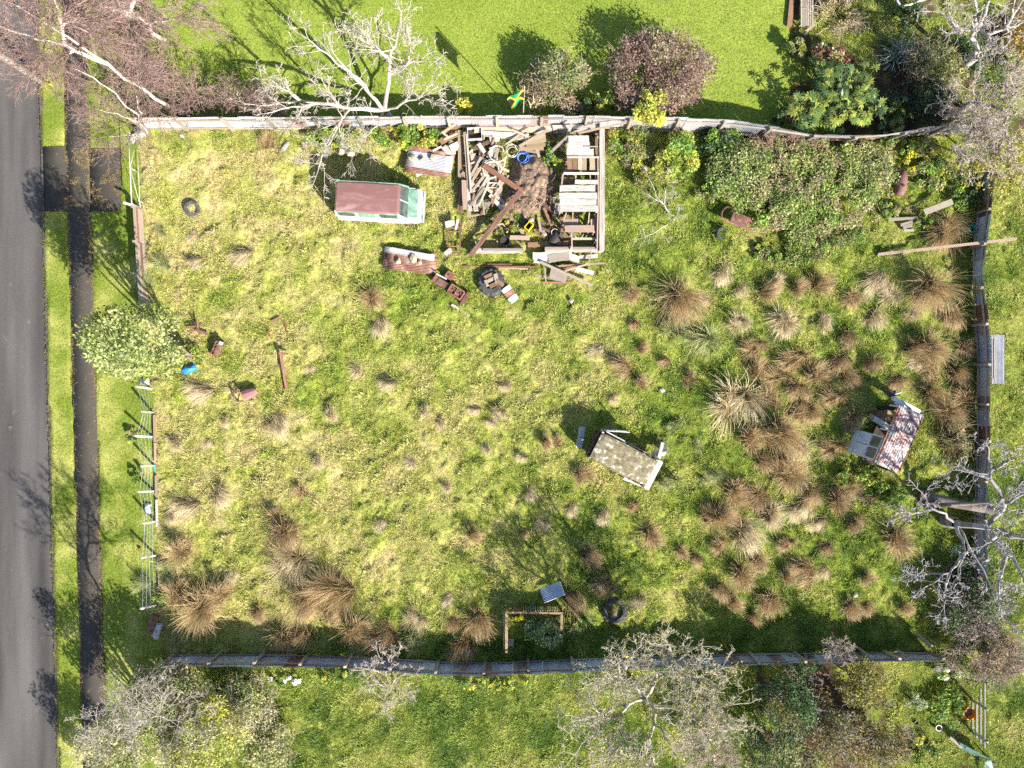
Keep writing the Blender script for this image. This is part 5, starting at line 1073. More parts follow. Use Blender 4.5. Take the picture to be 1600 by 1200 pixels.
# rack of white-painted boards
q = P(905,300); t = thing('timber_rack', 'flaking white timber pens with board tops along the right side of the collapsed shed', 'rack', (q.x, q.y, 0))
Z = 1.05
def slab(x0, y0, x1, y1, mk, z=Z, n=1, along='x', name='board'):
    for i in range(n):
        if along == 'x':
            ya = y0+(y1-y0)*(i+.5)/n; w = (y1-y0)/n/PPM*.97-.015; A, B = P(x0,ya,z), P(x1,ya,z)
        else:
            xa = x0+(x1-x0)*(i+.5)/n; w = (x1-x0)/n/PPM*.97-.015; A, B = P(xa,y0,z), P(xa,y1,z)
        board(t, name, A+Vector((0,0,R.gauss(0,.012))), B+Vector((R.gauss(0,.02),0,R.gauss(0,.012))), w, .035, mk)
slab(888,212,920,222,'wood_white'); slab(887,222,921,234,'wood_white',Z+.01); slab(886,233,928,244,'wood_white',Z-.01); slab(912,228,934,230,'wood_grey',Z+.06)
slab(886,246,903,267,'wood_brown',.9,2,'y'); slab(903,247,917,266,'wood_pale',.95,2,'y'); slab(921,247,931,267,'wood_pale',.92,1,'y')
slab(886,244,936,247,'wood_white',Z+.05); slab(880,269,936,273,'wood_white',Z+.03); slab(898,281,934,288,'wood_white',Z-.02); slab(876,277,898,287,'wood_brown',.6,1)
slab(875,289,932,299,'wood_white',Z,1); slab(873,301,932,311,'wood_white',Z+.02); slab(874,311,932,321,'wood_white',Z+.03); slab(876,321,933,331,'wood_white',Z+.01)
slab(880,342,904,352,'wood_pink',.85); slab(882,352,927,363,'wood_pink',Z); slab(923,342,935,357,'wood_pink',.8); slab(895,371,934,375,'wood_pale',.8); slab(876,345,880,362,'wood_brown',.8,1,'y')
slab(877,305,879,333,'wood_white',.9,1,'y'); slab(866,312,876,334,'wood_grey',.5,1,'y')
for x_, y_ in ((887,214),(934,214),(887,243),(935,245),(880,271),(935,271),(899,286),(924,286),(875,331),(932,331),(893,362),(893,386),(928,362),(932,375),(920,345),(880,352)):
    a = P(x_, y_, Z-.02); board(t, 'leg', (a.x, a.y, -.05), tuple(a), .08, .08, R.choice(['wood_white','wood_grey','wood_pale']))
for a, b in (((934,246),(935,300)),((935,300),(933,388)),((880,272),(876,300)),((893,364),(894,388))): board(t, 'side_rail', P(*a,Z-.04), P(*b,Z-.06), .07, .07, 'wood_pink')
for a, b in (((900,272),(899,288)),((922,272),(923,288)),((885,332),(881,344)),((895,332),(895,342)),((921,332),(919,352))): board(t, 'bar', P(*a,.98), P(*b,.92), .05, .05, 'wood_pale')
# leaning posts at the back of the shed
loose('timber_post', 'pale split post leaning at the back of the timber pens', 'post', P(886,214,.3), P(893,194,1.3), .14, .1, 'wood_white')
loose('timber_plank', 'long grey plank leaning diagonally left of the timber pens', 'plank', P(849,248,.08), P(888,213,1.05), .13, .06, 'wood_grey')
loose('timber_plank', 'long thin pale pole leaning from the pens over the top fence', 'pole', P(904,208,.9), P(980,191,1.5), .09, .07, 'wood_pale')
# timber heap
q = P(745,300); t = thing('timber_heap', 'jumbled heap of pale broken planks on the left side of the collapsed shed', 'timber heap', (q.x, q.y, 0))
def pk(a, b, w, mk, z0=.2, z1=None, th=.045): board(t, 'plank', P(*a, z0), P(*b, z1 if z1 is not None else z0), w, th, mk, R.gauss(0,.12))
for a, b, w, mk, z in [((718,204),(718,280),.16,'wood_pale',.35),((722,214),(722,332),.18,'wood_brown',.30),((726,206),(733,296),.16,'wood_pale',.55),((729,210),(736,300),.10,'wood_white',.6),((725,282),(727,327),.26,'wood_pink',.5),((733,300),(733,340),.2,'wood_pink',.35),((720,290),(716,330),.12,'wood_brown',.2),((714,290),(722,318),.14,'wood_brown',.12),
    ((752,246),(731,284),.14,'wood_grey',.5),((757,253),(733,290),.12,'wood_pale',.6),((766,262),(737,300),.12,'wood_pale',.5),((748,225),(757,238),.2,'wood_white',.6),((739,240),(742,262),.3,'wood_pink',.3),((745,262),(744,290),.25,'wood_grey',.3),((752,270),(757,290),.1,'wood_pale',.5),((763,276),(740,315),.14,'wood_white',.55),((757,292),(735,322),.12,'wood_pale',.6),((762,290),(748,322),.1,'wood_white',.55),((737,288),(748,290),.12,'wood_white',.5),((750,306),(742,318),.2,'wood_white',.35),((731,296),(735,330),.16,'wood_white',.5),((737,278),(740,300),.18,'wood_white',.45)]:
    pk(a, b, w, mk, z, z+R.uniform(-.08,.08))
for i in range(64):
    cx, cy = R.uniform(732,784), R.uniform(222,322); an = rad(90+R.gauss(0,38)); L = R.uniform(9,24)
    pk((cx-L*math.cos(an), cy-L*math.sin(an)), (cx+L*math.cos(an), cy+L*math.sin(an)), R.uniform(.06,.2), R.choice(['wood_pale','wood_white','wood_white','wood_pink','wood_grey','wood_brown']), R.uniform(.08,.5), R.uniform(.08,.5))
q = P(800,205); t = thing('timber_heap', 'fallen wall boards and planks heaped along the top of the collapsed shed', 'timber heap', (q.x, q.y, 0))
for a, b, w, mk, z in [((745,197),(862,196),.34,'wood_pink',.45),((742,203),(838,203),.26,'wood_pale',.5),((752,207),(826,212),.18,'wood_white',.55),((770,212),(828,219),.14,'wood_white',.5),((756,211),(812,214),.16,'wood_pale',.4),((840,198),(905,194),.3,'wood_pink',.4),((800,203),(826,214),.10,'wood_pale',.75),((811,229),(856,203),.14,'wood_pale',.7),((797,220),(818,213),.12,'wood_pale',.6),((790,226),(826,200),.08,'wood_grey',.7),((822,222),(853,217),.25,'wood_pale',.55),((822,228),(852,225),.24,'wood_orange',.5),((812,232),(850,231),.22,'wood_pink',.4),((820,218),(852,210),.2,'wood_pale',.6),((838,232),(843,246),.14,'wood_pale',.35),((808,234),(838,238),.1,'wood_grey',.3)]:
    pk(a, b, w, mk, z, z+R.uniform(-.06,.06))
q = P(705,225); t = thing('timber_heap', 'dark rotten boards and slabs at the upper left corner of the collapsed shed', 'timber heap', (q.x, q.y, 0))
for a, b, w, mk, z in [((690,212),(714,195),.34,'wood_brown',.4),((692,208),(712,194),.12,'wood_pale',.6),((688,222),(716,208),.28,'wood_brown',.5),((694,218),(714,209),.1,'wood_pale',.66),((690,206),(700,214),.1,'wood_white',.7),((693,229),(701,239),.3,'concrete',.3),((701,224),(710,229),.4,'wood_grey',.3),((704,233),(717,227),.4,'wood_white',.35),((694,238),(712,237),.25,'wood_white',.2),((676,236),(690,229),.1,'wood_white',.4)]: pk(a, b, w, mk, z)
# beams across the shed
loose('steel_beam', 'rusty red beam lying diagonally on the soil heap', 'beam', P(756,259,.62), P(815,299,.55), .24, .2, 'rust_bright')
loose('steel_beam', 'longest rusty brown beam propped across the shed to its front wall', 'beam', P(812,300,.62), P(736,398,.46), .22, .2, 'rust')
# soil heap
def mound(name, label, px, py, rx, ry, h, mk, seed=1, cat='heap'):
    n = 40; v = []; f = []; nz = Noise(seed)
    for i in range(n+1):
        for j in range(n+1):
            u, w = i/n*2-1, j/n*2-1; d = math.hypot(u, w); z = h*max(0,1-d*d)**.8*(.6+.8*float(nz.fbm(np.array(u*4+9),np.array(w*4+9),4)))-.06*(d > .96)
            v.append((u*rx/PPM, w*ry/PPM, z-.05))
    for i in range(n):
        for j in range(n): a = i*(n+1)+j; f.append((a, a+n+1, a+n+2, a+1))
    return tag(obj(name, mesh_np(name, np.array(v), np.array(f), smooth=True), M[mk], None, tuple(P(px,py))), label, cat)
mound('soil_heap', 'rough brown soil heap with roots in the middle of the collapsed shed', 832, 285, 38, 48, .75, 'soil', 5)
mound('soil_heap', 'low brown soil patch near the shed front by the yellow crate', 805, 320, 26, 30, .3, 'soil', 6)
rt = np.random.default_rng(5); segs = []
for i in range(40): 
    a = P(R.uniform(815,862), R.uniform(255,320), R.uniform(.35,.7)); grow(segs, np.array(a), nvec(rt)*np.array([1,1,.25]), R.uniform(.4,1.0), .016, 1, rt, 2, .4, -.05, .6, 4, 1, .009)
v, f = seg_mesh([s[:4] for s in segs], 4); q = P(838,290); tag(obj('root_tangle', mesh_np('root_tangle', v-np.array(q), f, np.repeat(pal(rt,[(.26,.18,.13),(.18,.12,.09),(.4,.32,.25)],len(segs)),8,axis=0)), M['twig'], None, tuple(q)), 'tangle of dead roots and canes on the soil heap', None, None, 'stuff')
# hoses
def coil(name, label, px, py, r, loops, z, mk, tube_r, seed, tail=None, tilt=0):
    g = random.Random(seed); pts = []
    c = P(px, py); off = [(g.gauss(0,.06), g.gauss(0,.06), r/PPM*g.uniform(.75,1.1), g.uniform(.8,1.1)) for _ in range(loops+1)]
    for i in range(loops*24+1):
        k = i/24; j = min(int(k), loops-1); u = k-j; o0, o1 = off[j], off[j+1]; m_ = [p*(1-u)+q*u for p, q in zip(o0, o1)]
        a = k*2*math.pi; pts.append((m_[0]+m_[2]*math.cos(a), m_[1]+m_[2]*m_[3]*math.sin(a), z+.035*k+.05*math.sin(a*1.5+seed)+tilt*math.sin(a)))
    if tail: pts += [tuple(P(*q)-c+Vector((0,0,zz))) for *q, zz in tail]
    return single(name, label, 'hose', MB().tube(pts, tube_r, 6), mk, tuple(c), smooth=True)
coil('water_hose', 'coil of dirty white pipe in the timber heap', 769, 268, 14, 4, .45, 'white_hose', .028, 3)
coil('water_hose', 'single wide loop of white pipe above the soil heap', 776, 247, 13, 1, .5, 'white_hose', .028, 8, tail=[(788,262,.35),(782,272,.25)])
coil('water_hose', 'bright blue hose coil beside the soil heap', 816, 250, 8, 5, .35, 'blue_hose', .024, 4, tail=[(826,247,.4),(836,246,.35)])
coil('wire_coil', 'loose coil of pale wire left of the blue hose', 800, 240, 10, 3, .4, 'white_hose', .014, 6)
coil('wire_coil', 'loops of thin white cable under the front of the timber pens', 905, 366, 10, 2, .3, 'pale_plastic', .014, 9)
coil('water_hose', 'short bent grey pipe left of the timber pens', 868, 366, 7, 1, .3, 'galv', .02, 12)
# small things in the shed
def crate(name, label, px, py, w, l, h, mk, rz, z=0, cat='crate'):
    p = P(px, py, z); tt = thing(name, label, cat, (p.x, p.y, z), rz); th = .03
    for s in (-1,1): MB().box((0,s*(w/2-th/2),h/2),(l,th,h)).build('side', M[mk], tt)
    for s in (-1,1): MB().box((s*(l/2-th/2),0,h/2),(th,w-2*th-.004,h)).build('end', M[mk], tt)
    MB().box((0,0,.015),(l-2*th-.004,w-2*th-.004,.03)).build('base', M['interior'], tt); return tt
crate('plastic_crate', 'bright yellow plastic crate standing in the collapsed shed', 826, 356, .3, .42, .5, 'yellow_plastic', rad(50), .1)
crate('metal_trough', 'blue-edged grey metal tray among the fallen boards', 742, 211, .6, .75, .3, 'galv', .05, .35, 'tray')
def bucket(name, label, px, py, r, h, mk, z=0, cat='bucket', fill='interior', rim=None):
    p = P(px, py, z+h*.5); tt = thing(name, label, cat, (p.x, p.y, z))
    MB().lathe([(0,.02),(r*.8,.02),(r,h),(r+.02,h),(r+.02,h-.03),(r*.84,0),(0,0)], 20).build('body', M[mk], tt, smooth=False)
    MB().lathe([(0,h*.55),(r*.9,h*.55)], 16).build('contents', M[fill], tt)
    if rim: MB().lathe([(r-.01,h),(r+.03,h),(r+.03,h+.03),(r-.01,h+.03),(r-.01,h)], 20).build('rim', M[rim], tt)
    return tt
bucket('plastic_bucket', 'black plastic bucket in the shadow by the front wall of the shed', 789, 378, .24, .35, 'black_plastic')
crate('metal_box', 'white metal box lid below the timber heap', 771, 291, .28, .6, .22, 'pale_plastic', -.05, .15, 'box')
rubbish('dark_tarpaulin', 'dark crumpled sheet on the shed floor left of the pens', 868, 372, .5, .9, .2, 'dark_iron', 1.0, 'tarpaulin'); rubbish('rubber_mat', 'dark rubber lump below the black bucket', 776, 361, .35, .4, .2, 'rubber', .2, 'rubber')
rubbish('bent_sheet', 'dark grey bent sheet standing in the timber heap', 759, 242, .3, .9, .25, 'dark_iron', 1.9, 'sheet'); rubbish('old_kettle', 'pale rounded scrap beside the wide pipe loop', 773, 217, .4, .5, .4, 'pale_plastic', .2)
loose('timber_plank', 'thick curved brown timber on the shed floor by the yellow crate', 'plank', P(797,371,.2), P(828,372,.2), .2, .16, 'wood_pink'); loose('timber_plank', 'short reddish plank beside the yellow crate', 'plank', P(812,358,.15), P(818,366,.15), .16, .05, 'wood_pink')
loose('timber_plank', 'dark rotten timber lying along the inside of the front wall', 'plank', P(824,383,.1), P(888,380,.15), .22, .14, 'wood_brown'); loose('timber_plank', 'rust-brown plank between the soil heap and the pens', 'plank', P(841,312,.3), P(864,330,.3), .16, .08, 'rust')
loose('timber_post', 'dark reddish post lying along the soil heap edge', 'post', P(850,325,.2), P(862,352,.25), .16, .12, 'wood_brown'); loose('timber_plank', 'thin grey pole lying in the weeds below the timber heap', 'pole', P(737,338,.1), P(765,332,.1), .06, .05, 'wood_grey')
# ladder
q = P(708,372); t = thing('rusty_ladder', 'rusty metal ladder frame lying left of the shed front wall', 'ladder', (q.x, q.y, 0))
for x0, x1 in ((699,699),(720,718)): board(t, 'rail', P(x0,346,.25), P(x1,400,.2), .07, .06, 'rust')
for y_ in (356,362,385,393,399): board(t, 'rung', P(699,y_,.26), P(719,y_,.24), .05, .05, 'rust_bright')
loose('white_block', 'white painted block across the top of the rusty ladder', 'block', P(696,351,.4), P(711,348,.4), .28, .2, 'wood_white'); loose('white_block', 'white painted block at the foot of the rusty ladder', 'block', P(695,398,.25), P(705,390,.25), .22, .2, 'wood_white')
loose('timber_plank', 'bleached stick leaning on the top of the rusty ladder', 'stick', P(712,359,.45), P(716,343,.6), .1, .08, 'wood_white')
# long rails in front
for a, b, mk, z, lab in (((721,416),(842,417),'rust_bright',.08,'long rusty rail lying in the grass below the shed front'),((760,413),(800,413),'rust',.1,'short rusty bar lying above the long rail'),((780,419),(825,420),'wood_pale',.1,'pale batten lying against the long rail')): loose('metal_rail', lab, 'rail', P(*a,z), P(*b,z), .07, .06, mk)
# board stack in front of the pens
q = P(880,420); t = thing('board_stack', 'stack of grey boards and panels below the timber pens', 'board stack', (q.x, q.y, 0))
for a, b, w, mk, z in [((833,400),(893,398),.36,'wood_white',.30),((834,406),(860,407),.3,'wood_white',.26),((857,404),(890,400),.42,'wood_grey',.33),((889,400),(905,406),.34,'wood_white',.3),((905,402),(934,400),.2,'wood_white',.15),((843,409),(926,446),.14,'wood_grey',.42),((872,416),(945,411),.08,'wood_pale',.3),((859,427),(886,433),.6,'wood_grey',.25),((882,424),(920,412),.1,'wood_pale',.4),((900,420),(928,427),.22,'wood_white',.2),((848,441),(890,442),.08,'rust_bright',.12),((868,417),(900,418),.2,'rust_bright',.18),((835,430),(856,433),.12,'wood_pink',.12),((919,416),(924,394),.07,'wood_pale',.4),((851,418),(853,440),.06,'wood_white',.3)]: pk(a, b, w, mk, z)
# iron sheet stacks
def iron_sheet(root, name, c, l, w, rz, mk, waves, bend=0, roll=0):
    v, f = corrugated(w, l, waves, .026, 6); v = v[:, [2,0,1]]; v[:, 0] -= l/2; v[:, 2] += bend*(v[:, 0]/l*2)**2
    o = obj(name, mesh_np(name, v, f, smooth=True), M[mk], root, tuple(Vector(c)-root.location), (roll,0,rz)); md = o.modifiers.new('t','SOLIDIFY'); md.thickness = .006; return o
def rock(root, name, c, s, seed, mk='stone', group=None):
    g = np.random.default_rng(seed); bm = bmesh.new(); bmesh.ops.create_icosphere(bm, subdivisions=1, radius=1)
    for vv in bm.verts: vv.co = Vector((vv.co.x*s[0], vv.co.y*s[1], vv.co.z*s[2]))*g.uniform(.78,1.15)
    me = bpy.data.meshes.new(name); bm.to_mesh(me); bm.free(); return obj(name, me, M[mk], root, c, (0,0,g.uniform(0,3)))
q = P(673,252); t = thing('iron_sheet_stack', 'stack of silver and rusty corrugated sheets right of the green van', 'iron stack', (q.x, q.y, 0)); A = rad(-9)
iron_sheet(t, 'iron_sheet', P(672,245,.16), 2.5, 1.0, A-.06, 'iron_rust', 13, .03); iron_sheet(t, 'iron_sheet', P(668,258,.20), 2.4, 1.0, A+.03, 'iron_rust', 13, .02); iron_sheet(t, 'iron_sheet', P(671,252,.30), 2.35, .84, A, 'galv', 11, .02); iron_sheet(t, 'iron_sheet', P(664,236,.28), 2.1, .3, A-.05, 'iron_rust', 4, .04, .5)
for i, (x_, y_, s_, lab) in enumerate([(645,247,.22,'triangular stone weighing down the left of the silver iron sheets'),(660,249,.15,'smallest stone in the middle of the silver iron sheets'),(678,247,.2,'flat stone weighing down the right of the silver iron sheets')]):
    o = rock(None, 'stone', tuple(P(x_,y_,.44)), (s_*1.1,s_,.13), 70+i); tag(o, lab, 'stone')
o = rubbish('broken_sheet', 'white corner of a broken sheet below the silver iron stack', 655, 268, .35, .5, .1, 'pale_plastic', .4, 'sheet')
q = P(642,408); t = thing('iron_sheet_stack', 'stack of rusty orange corrugated sheets below the green van', 'iron stack', (q.x, q.y, 0)); A = rad(-7)
iron_sheet(t, 'iron_sheet', P(640,408,.18), 2.7, 1.1, A, 'iron_rust', 14, .02); iron_sheet(t, 'iron_sheet', P(645,412,.24), 2.5, .8, A+.03, 'iron_rust', 10, .03); iron_sheet(t, 'iron_sheet', P(640,396,.34), 2.6, .3, A-.06, 'galv', 4, .02, .35); iron_sheet(t, 'iron_sheet', P(632,404,.29), 1.8, .5, A-.05, 'iron_rust', 7, .02)
for i, (x_, y_, s_, lab) in enumerate([(646,404,.24,'largest pale stone on the rusty orange iron stack'),(622,408,.17,'small pale stone at the left of the rusty orange iron stack'),(656,410,.12,'smallest grey stone on the rusty orange iron stack')]):
    o = rock(None, 'stone', tuple(P(x_,y_,.42)), (s_*1.1,s_,.12), 80+i); tag(o, lab, 'stone')
for i, (x_, y_) in enumerate(((533,236),(548,240))): o = rock(None, 'stone', tuple(P(x_,y_,.1)), (.28,.22,.25), 90+i); tag(o, ('left' if i == 0 else 'right')+' of the two boulders in the shade above the green van', 'boulder')
# tractor engine
q = P(702,451); t = thing('tractor_engine', 'rusty tractor engine and gearbox lying in the grass below the orange iron stack', 'engine', (q.x, q.y, 0), rad(-33))
MB().box((.45,0,.3),(.85,.5,.5)).build('engine_block', M['rust'], t, bevel=.02); MB().box((-.35,0,.3),(.75,.36,.42)).build('gearbox', M['rust'], t, bevel=.05); MB().box((-.82,.02,.28),(.25,.42,.4)).build('bell_housing', M['rust_bright'], t, bevel=.05)
for x_ in (.2,.4,.6,.78): MB().lathe([(.06,.5),(.1,.5),(.1,.6),(.06,.6),(.06,.5)], 10, c=(x_,.08,0)).build('cylinder', M['rust'], t)
MB().beam((.08,-.22,.6),(.84,-.22,.6),.07,.1).beam((.08,.24,.6),(.84,.24,.6),.07,.1).beam((.08,-.2,.6),(.08,.24,.6),.05,.09).beam((.46,-.2,.6),(.46,.24,.6),.05,.09).beam((.84,-.2,.6),(.84,.24,.6),.05,.09).build('head_frame', M['rust_bright'], t)
MB().box((1.0,0,.22),(.16,.75,.3)).build('front_plate', M['rust'], t); MB().tube([(-.9,.25,.55),(-.3,.3,.58)], .045, 8).build('pipe', M['galv'], t)
q = P(703,432); t = thing('rusty_tank', 'square rusty fuel tank beside the tractor engine', 'tank', (q.x, q.y, 0), rad(-35)); MB().box((0,0,.22),(.42,.42,.42)).build('body', M['rust_bright'], t, bevel=.03); MB().lathe([(0,.47),(.06,.47),(.07,.43)], 10).build('cap', M['rust'], t)
loose('timber_plank', 'pale split board lying below the tractor engine', 'plank', P(706,476,.1), P(734,494,.08), .14, .05, 'wood_white')
# tyres
def tyre(name, label, px, py, ro, ri, h, z=0, mk='rubber', lug=0, rot=None, n=48):
    p = P(px, py, z)
    prof = [(ri,h*.15),(ri*1.02,0),(ro*.86,-h*.02),(ro*.97,h*.12),(ro,h*.3),(ro,h*.7),(ro*.97,h*.88),(ro*.86,h*1.02),(ri*1.02,h),(ri,h*.85),(ri,h*.15)]
    mb = MB().lathe(prof, n, ripple=(lambda i, k: (lug if (k//2) % 2 == 0 and 3 <= i <= 7 else 0)))
    return tag(mb.build(name, M[mk], None, tuple(p), rot), label, 'tyre')
tyre('discarded_tyre', 'large tractor tyre full of firewood below the shed', 768, 442, .68, .36, .4, .02, lug=.05, n=64)
for i, (a, b, w, mk) in enumerate([((757,434),(770,428),.16,'wood_brown'),((760,441),(775,433),.18,'wood_grey'),((765,448),(778,442),.2,'wood_brown'),((774,428),(777,442),.2,'wood_grey'),((776,438),(786,446),.18,'wood_brown'),((758,438),(762,447),.14,'wood_grey')]):
    loose('firewood_log', ['top left','upper middle','biggest central','upright right','lower right','left edge'][i]+' split log in the large tractor tyre', 'log', P(*a,.42+.04*i), P(*b,.46+.04*i), w, .13, mk)
tyre('discarded_tyre', 'half buried black car tyre in the straw at upper left', 301, 326, .42, .25, .2, -.09, rot=(.12,.1,0))
tyre('discarded_tyre', 'dark lugged tyre ringing a dead tussock beside the compost frame', 960, 954, .62, .40, .26, -.06, lug=.05, n=64)
tyre('discarded_tyre', 'grey tyre half sunk left of the rusty engine frame by the thicket', 1124, 364, .32, .19, .18, .0, rot=(.2,.5,0))
# barrel
q = P(797,461); t = thing('oil_drum', 'pale green oil drum with a rusty band lying beside the tractor tyre', 'drum', (q.x, q.y, .27), math.atan2(-(470-452), 803-790)); RX = Matrix.Rotation(math.pi/2,3,'Y')
for i, mk in enumerate(('van_white','rust_bright','van_white')): MB().lathe([(.27,-.42+i*.28),(.285,-.415+i*.28),(.285,-.40+i*.28),(.27,-.39+i*.28),(.27,-.15+i*.28)], 24, RX).build('shell', M[mk], t, smooth=True)
for s in (-1,1): MB().lathe([(0,s*.40),(.26,s*.40),(.26,s*.425),(.28,s*.425),(.28,s*.40)], 24, RX).build('end_cap', M['van_white'], t)
# scrap on the left of the section
q = P(442,578); t = thing('rusty_post', 'rusty hammer-headed iron post lying in the straw at left', 'post', (q.x, q.y, .15)); board(t, 'shaft', P(438,549,.32), P(448,610,.16), .12, .1, 'rust_bright'); board(t, 'head', P(435,552,.3), P(450,553,.3), .1, .1, 'rust')
q = P(306,512); t = thing('rusty_plough', 'rusty plough frame with red bars in the grass right of the leafy fence tree', 'plough', (q.x, q.y, 0))
for a, b, w in (((291,511),(308,510),.08),((294,517),(312,515),.08),((306,515),(324,522),.14),((308,498),(310,514),.06)): board(t, 'bar', P(*a,.3), P(*b,.25), w, .07, 'rust_bright' if w < .1 else 'rust')
MB().tube([(.05,.4,.1),(.12,.25,.5),(.2,.05,.35)], .03, 6).build('handle', M['dark_iron'], t)
q = P(342,544); t = thing('engine_block', 'small rusty engine block standing in the grass near the plough', 'engine', (q.x, q.y, 0), rad(68)); MB().box((0,0,.22),(.8,.4,.44)).build('block', M['rust'], t, bevel=.02)
for x_ in (-.28,-.1,.08,.26): MB().lathe([(.06,.42),(.11,.42),(.11,.52),(.06,.52),(.06,.42)], 10, c=(x_,0,0)).build('cylinder', M['rust'], t)
MB().box((.33,-.2,.5),(.16,.16,.12)).build('white_cap', M['pale_plastic'], t)
rubbish('blue_sheet', 'bright blue plastic sheet scrap beside the straw tussock at left', 297, 577, .4, .8, .3, 'blue_plastic', .3, 'plastic sheet')
q = P(386,616); t = thing('rusty_bonnet', 'rusty vehicle bonnet shell with an open frame in the grass at left', 'bonnet', (q.x, q.y, 0), rad(20))
hull([[(x_, .3*math.cos(a)*s_, .08+.42*math.sin(a)*s_) for a in (-.1,.5,1.0,1.57,2.1,2.7,3.2)] for x_, s_ in ((-.1,1.1),(.15,1.05),(.45,.85),(.62,.5))], False).build('shell', M['van_roof'], t)
for a, b in (((-.5,-.2,.1),(-.15,-.3,.4)),((-.5,.25,.1),(-.15,.3,.4)),((-.5,-.2,.4),(-.5,.25,.45)),((-.5,-.2,.05),(-.5,-.2,.4)),((-.5,.25,.05),(-.5,.25,.45)),((-.5,.25,.45),(-.12,.3,.45))): MB().beam(a, b, .06, .05).build('frame_bar', M['rust'], t)
loose('timber_plank', 'rotten brown plank half hidden in straw above the rusty post', 'plank', P(424,503,.1), P(436,496,.12), .12, .06, 'wood_brown'); loose('rusty_bar', 'thin rusty bar in the straw above the rusty post', 'bar', P(419,517,.08), P(424,530,.08), .06, .05, 'rust_bright'); loose('rusty_bar', 'short rusty strip right of the thin rusty bar', 'bar', P(444,500,.08), P(450,522,.08), .06, .05, 'rust_bright')
# engine frame by the thicket
q = P(1148,346); t = thing('wrecked_chassis', 'rusty vehicle chassis front with engine at the left edge of the bramble thicket', 'engine', (q.x, q.y, .3), rad(-22))
MB().box((.1,0,.2),(.95,.55,.34)).build('engine_block', M['rust'], t, bevel=.03)
for i in range(4): MB().lathe([(.04,.35),(.08,.35),(.08,.4),(.04,.4),(.04,.35)], 10, c=(-.1+.16*i,.08,0)).build('cylinder', M['rust_bright'], t)
MB().tube([(-.62+.26*math.cos(a), .08+.36*math.sin(a), .15) for a in [rad(60+k*24) for k in range(9)]], .055, 8).build('wheel_arch', M['rust'], t); MB().beam((-.8,-.28,.15),(.9,-.25,.2),.09,.1).build('chassis_rail', M['rust_bright'], t); MB().beam((.3,.2,.2),(1.1,.12,.2),.09,.1).build('chassis_rail', M['rust_bright'], t)
iron_sheet_t = thing('iron_sheet', 'buckled grey corrugated sheet poking out under the bramble thicket', 'iron sheet', tuple(P(1188,386))); iron_sheet(iron_sheet_t, 'sheet', P(1188,388,.1), .9, .34, rad(-18), 'dark_iron', 5, .1, .3)
rubbish('dark_tarpaulin', 'dark blue sheet in the hollow of the bramble thicket', 1205, 338, .3, .7, .4, 'black_plastic', -.2, 'tarpaulin')
# red tank, logs and planks upper right
q = P(1404,288); t = thing('red_tank', 'faded red metal tank lying at the right end of the bramble thicket', 'tank', (q.x, q.y, .25), rad(82)); MB().lathe([(0,-.65),(.2,-.63),(.26,-.5),(.28,.2),(.2,.62),(0,.66)], 16, RX).build('shell', M['van_roof'], t, smooth=True); MB().lathe([(.0,.04),(.06,.04),(.07,0)], 10, c=(-.2,0,.27)).build('cap', M['dark_iron'], t)
loose('timber_plank', 'grey board slanting in the grass below the yellow-leaved tree', 'plank', P(1444,332,.5), P(1488,315,.65), .3, .05, 'wood_grey')
for i, (a, b, w) in enumerate((((1387,343),(1432,341),.14),((1407,352),(1425,347),.16),((1410,356),(1424,352),.18),((1412,360),(1428,360),.1))): loose('firewood_log', ['longest grey branch','upper grey log','thickest pale log','lowest thin stick'][i]+' in the log pile below the red tank', 'log', P(*a,.15), P(*b,.2), w, w*.9, 'wood_grey')
g = np.random.default_rng(88); segs = []
for i in range(26): grow(segs, np.array(P(R.uniform(1380,1445), R.uniform(318,335), .05)), nvec(g)*np.array([1,1,.5]), R.uniform(.4,.9), .018, 1, g, 3, .3, .02, .6, 4, 1, .008)
v, f = seg_mesh([s[:4] for s in segs], 4); q = P(1415,328); tag(obj('brush_pile', mesh_np('brush_pile', v-np.array(q), f, np.repeat(pal(g,[(.20,.14,.11),(.14,.1,.08),(.34,.25,.2)],len(segs)),8,axis=0)), M['twig'], None, tuple(q)), 'dark dead brush pile below the red tank', 'brush')
loose('timber_pole', 'long thin brown pole lying across the right hand fence', 'pole', P(1369,398,.15), P(1588,373,1.25), .13, .11, 'wood_pink')
t = thing('water_pipe_ring', 'small teal plastic pot rim in the shade by the right fence', 'pot', tuple(P(1515,359))); MB().lathe([(.15,0),(.17,.25),(.2,.25),(.2,.28),(.15,.28),(.14,0)], 20).build('rim', M['teal_plastic'], t); MB().lathe([(0,.1),(.15,.1)], 14).build('contents', M['interior'], t)
t = thing('iron_sheet', 'white corrugated sheet hooked on the outside of the right fence', 'iron sheet', tuple(P(1546,562))); v, f = corrugated(.8, 2.5, 9, .03, 4); v = v[:, [0,2,1]]; v[:, 1] -= 1.25
for k in range(len(v)): v[k, 2] += .82-.9*(v[k, 0]+.4)*.35
obj('sheet', mesh_np('sheet', v, f, smooth=True), M['galv'], t); MB().beam((-.3,-1.0,.84),(-.3,1.0,.84),.05,.05).build('batten', M['wood_grey'], t)
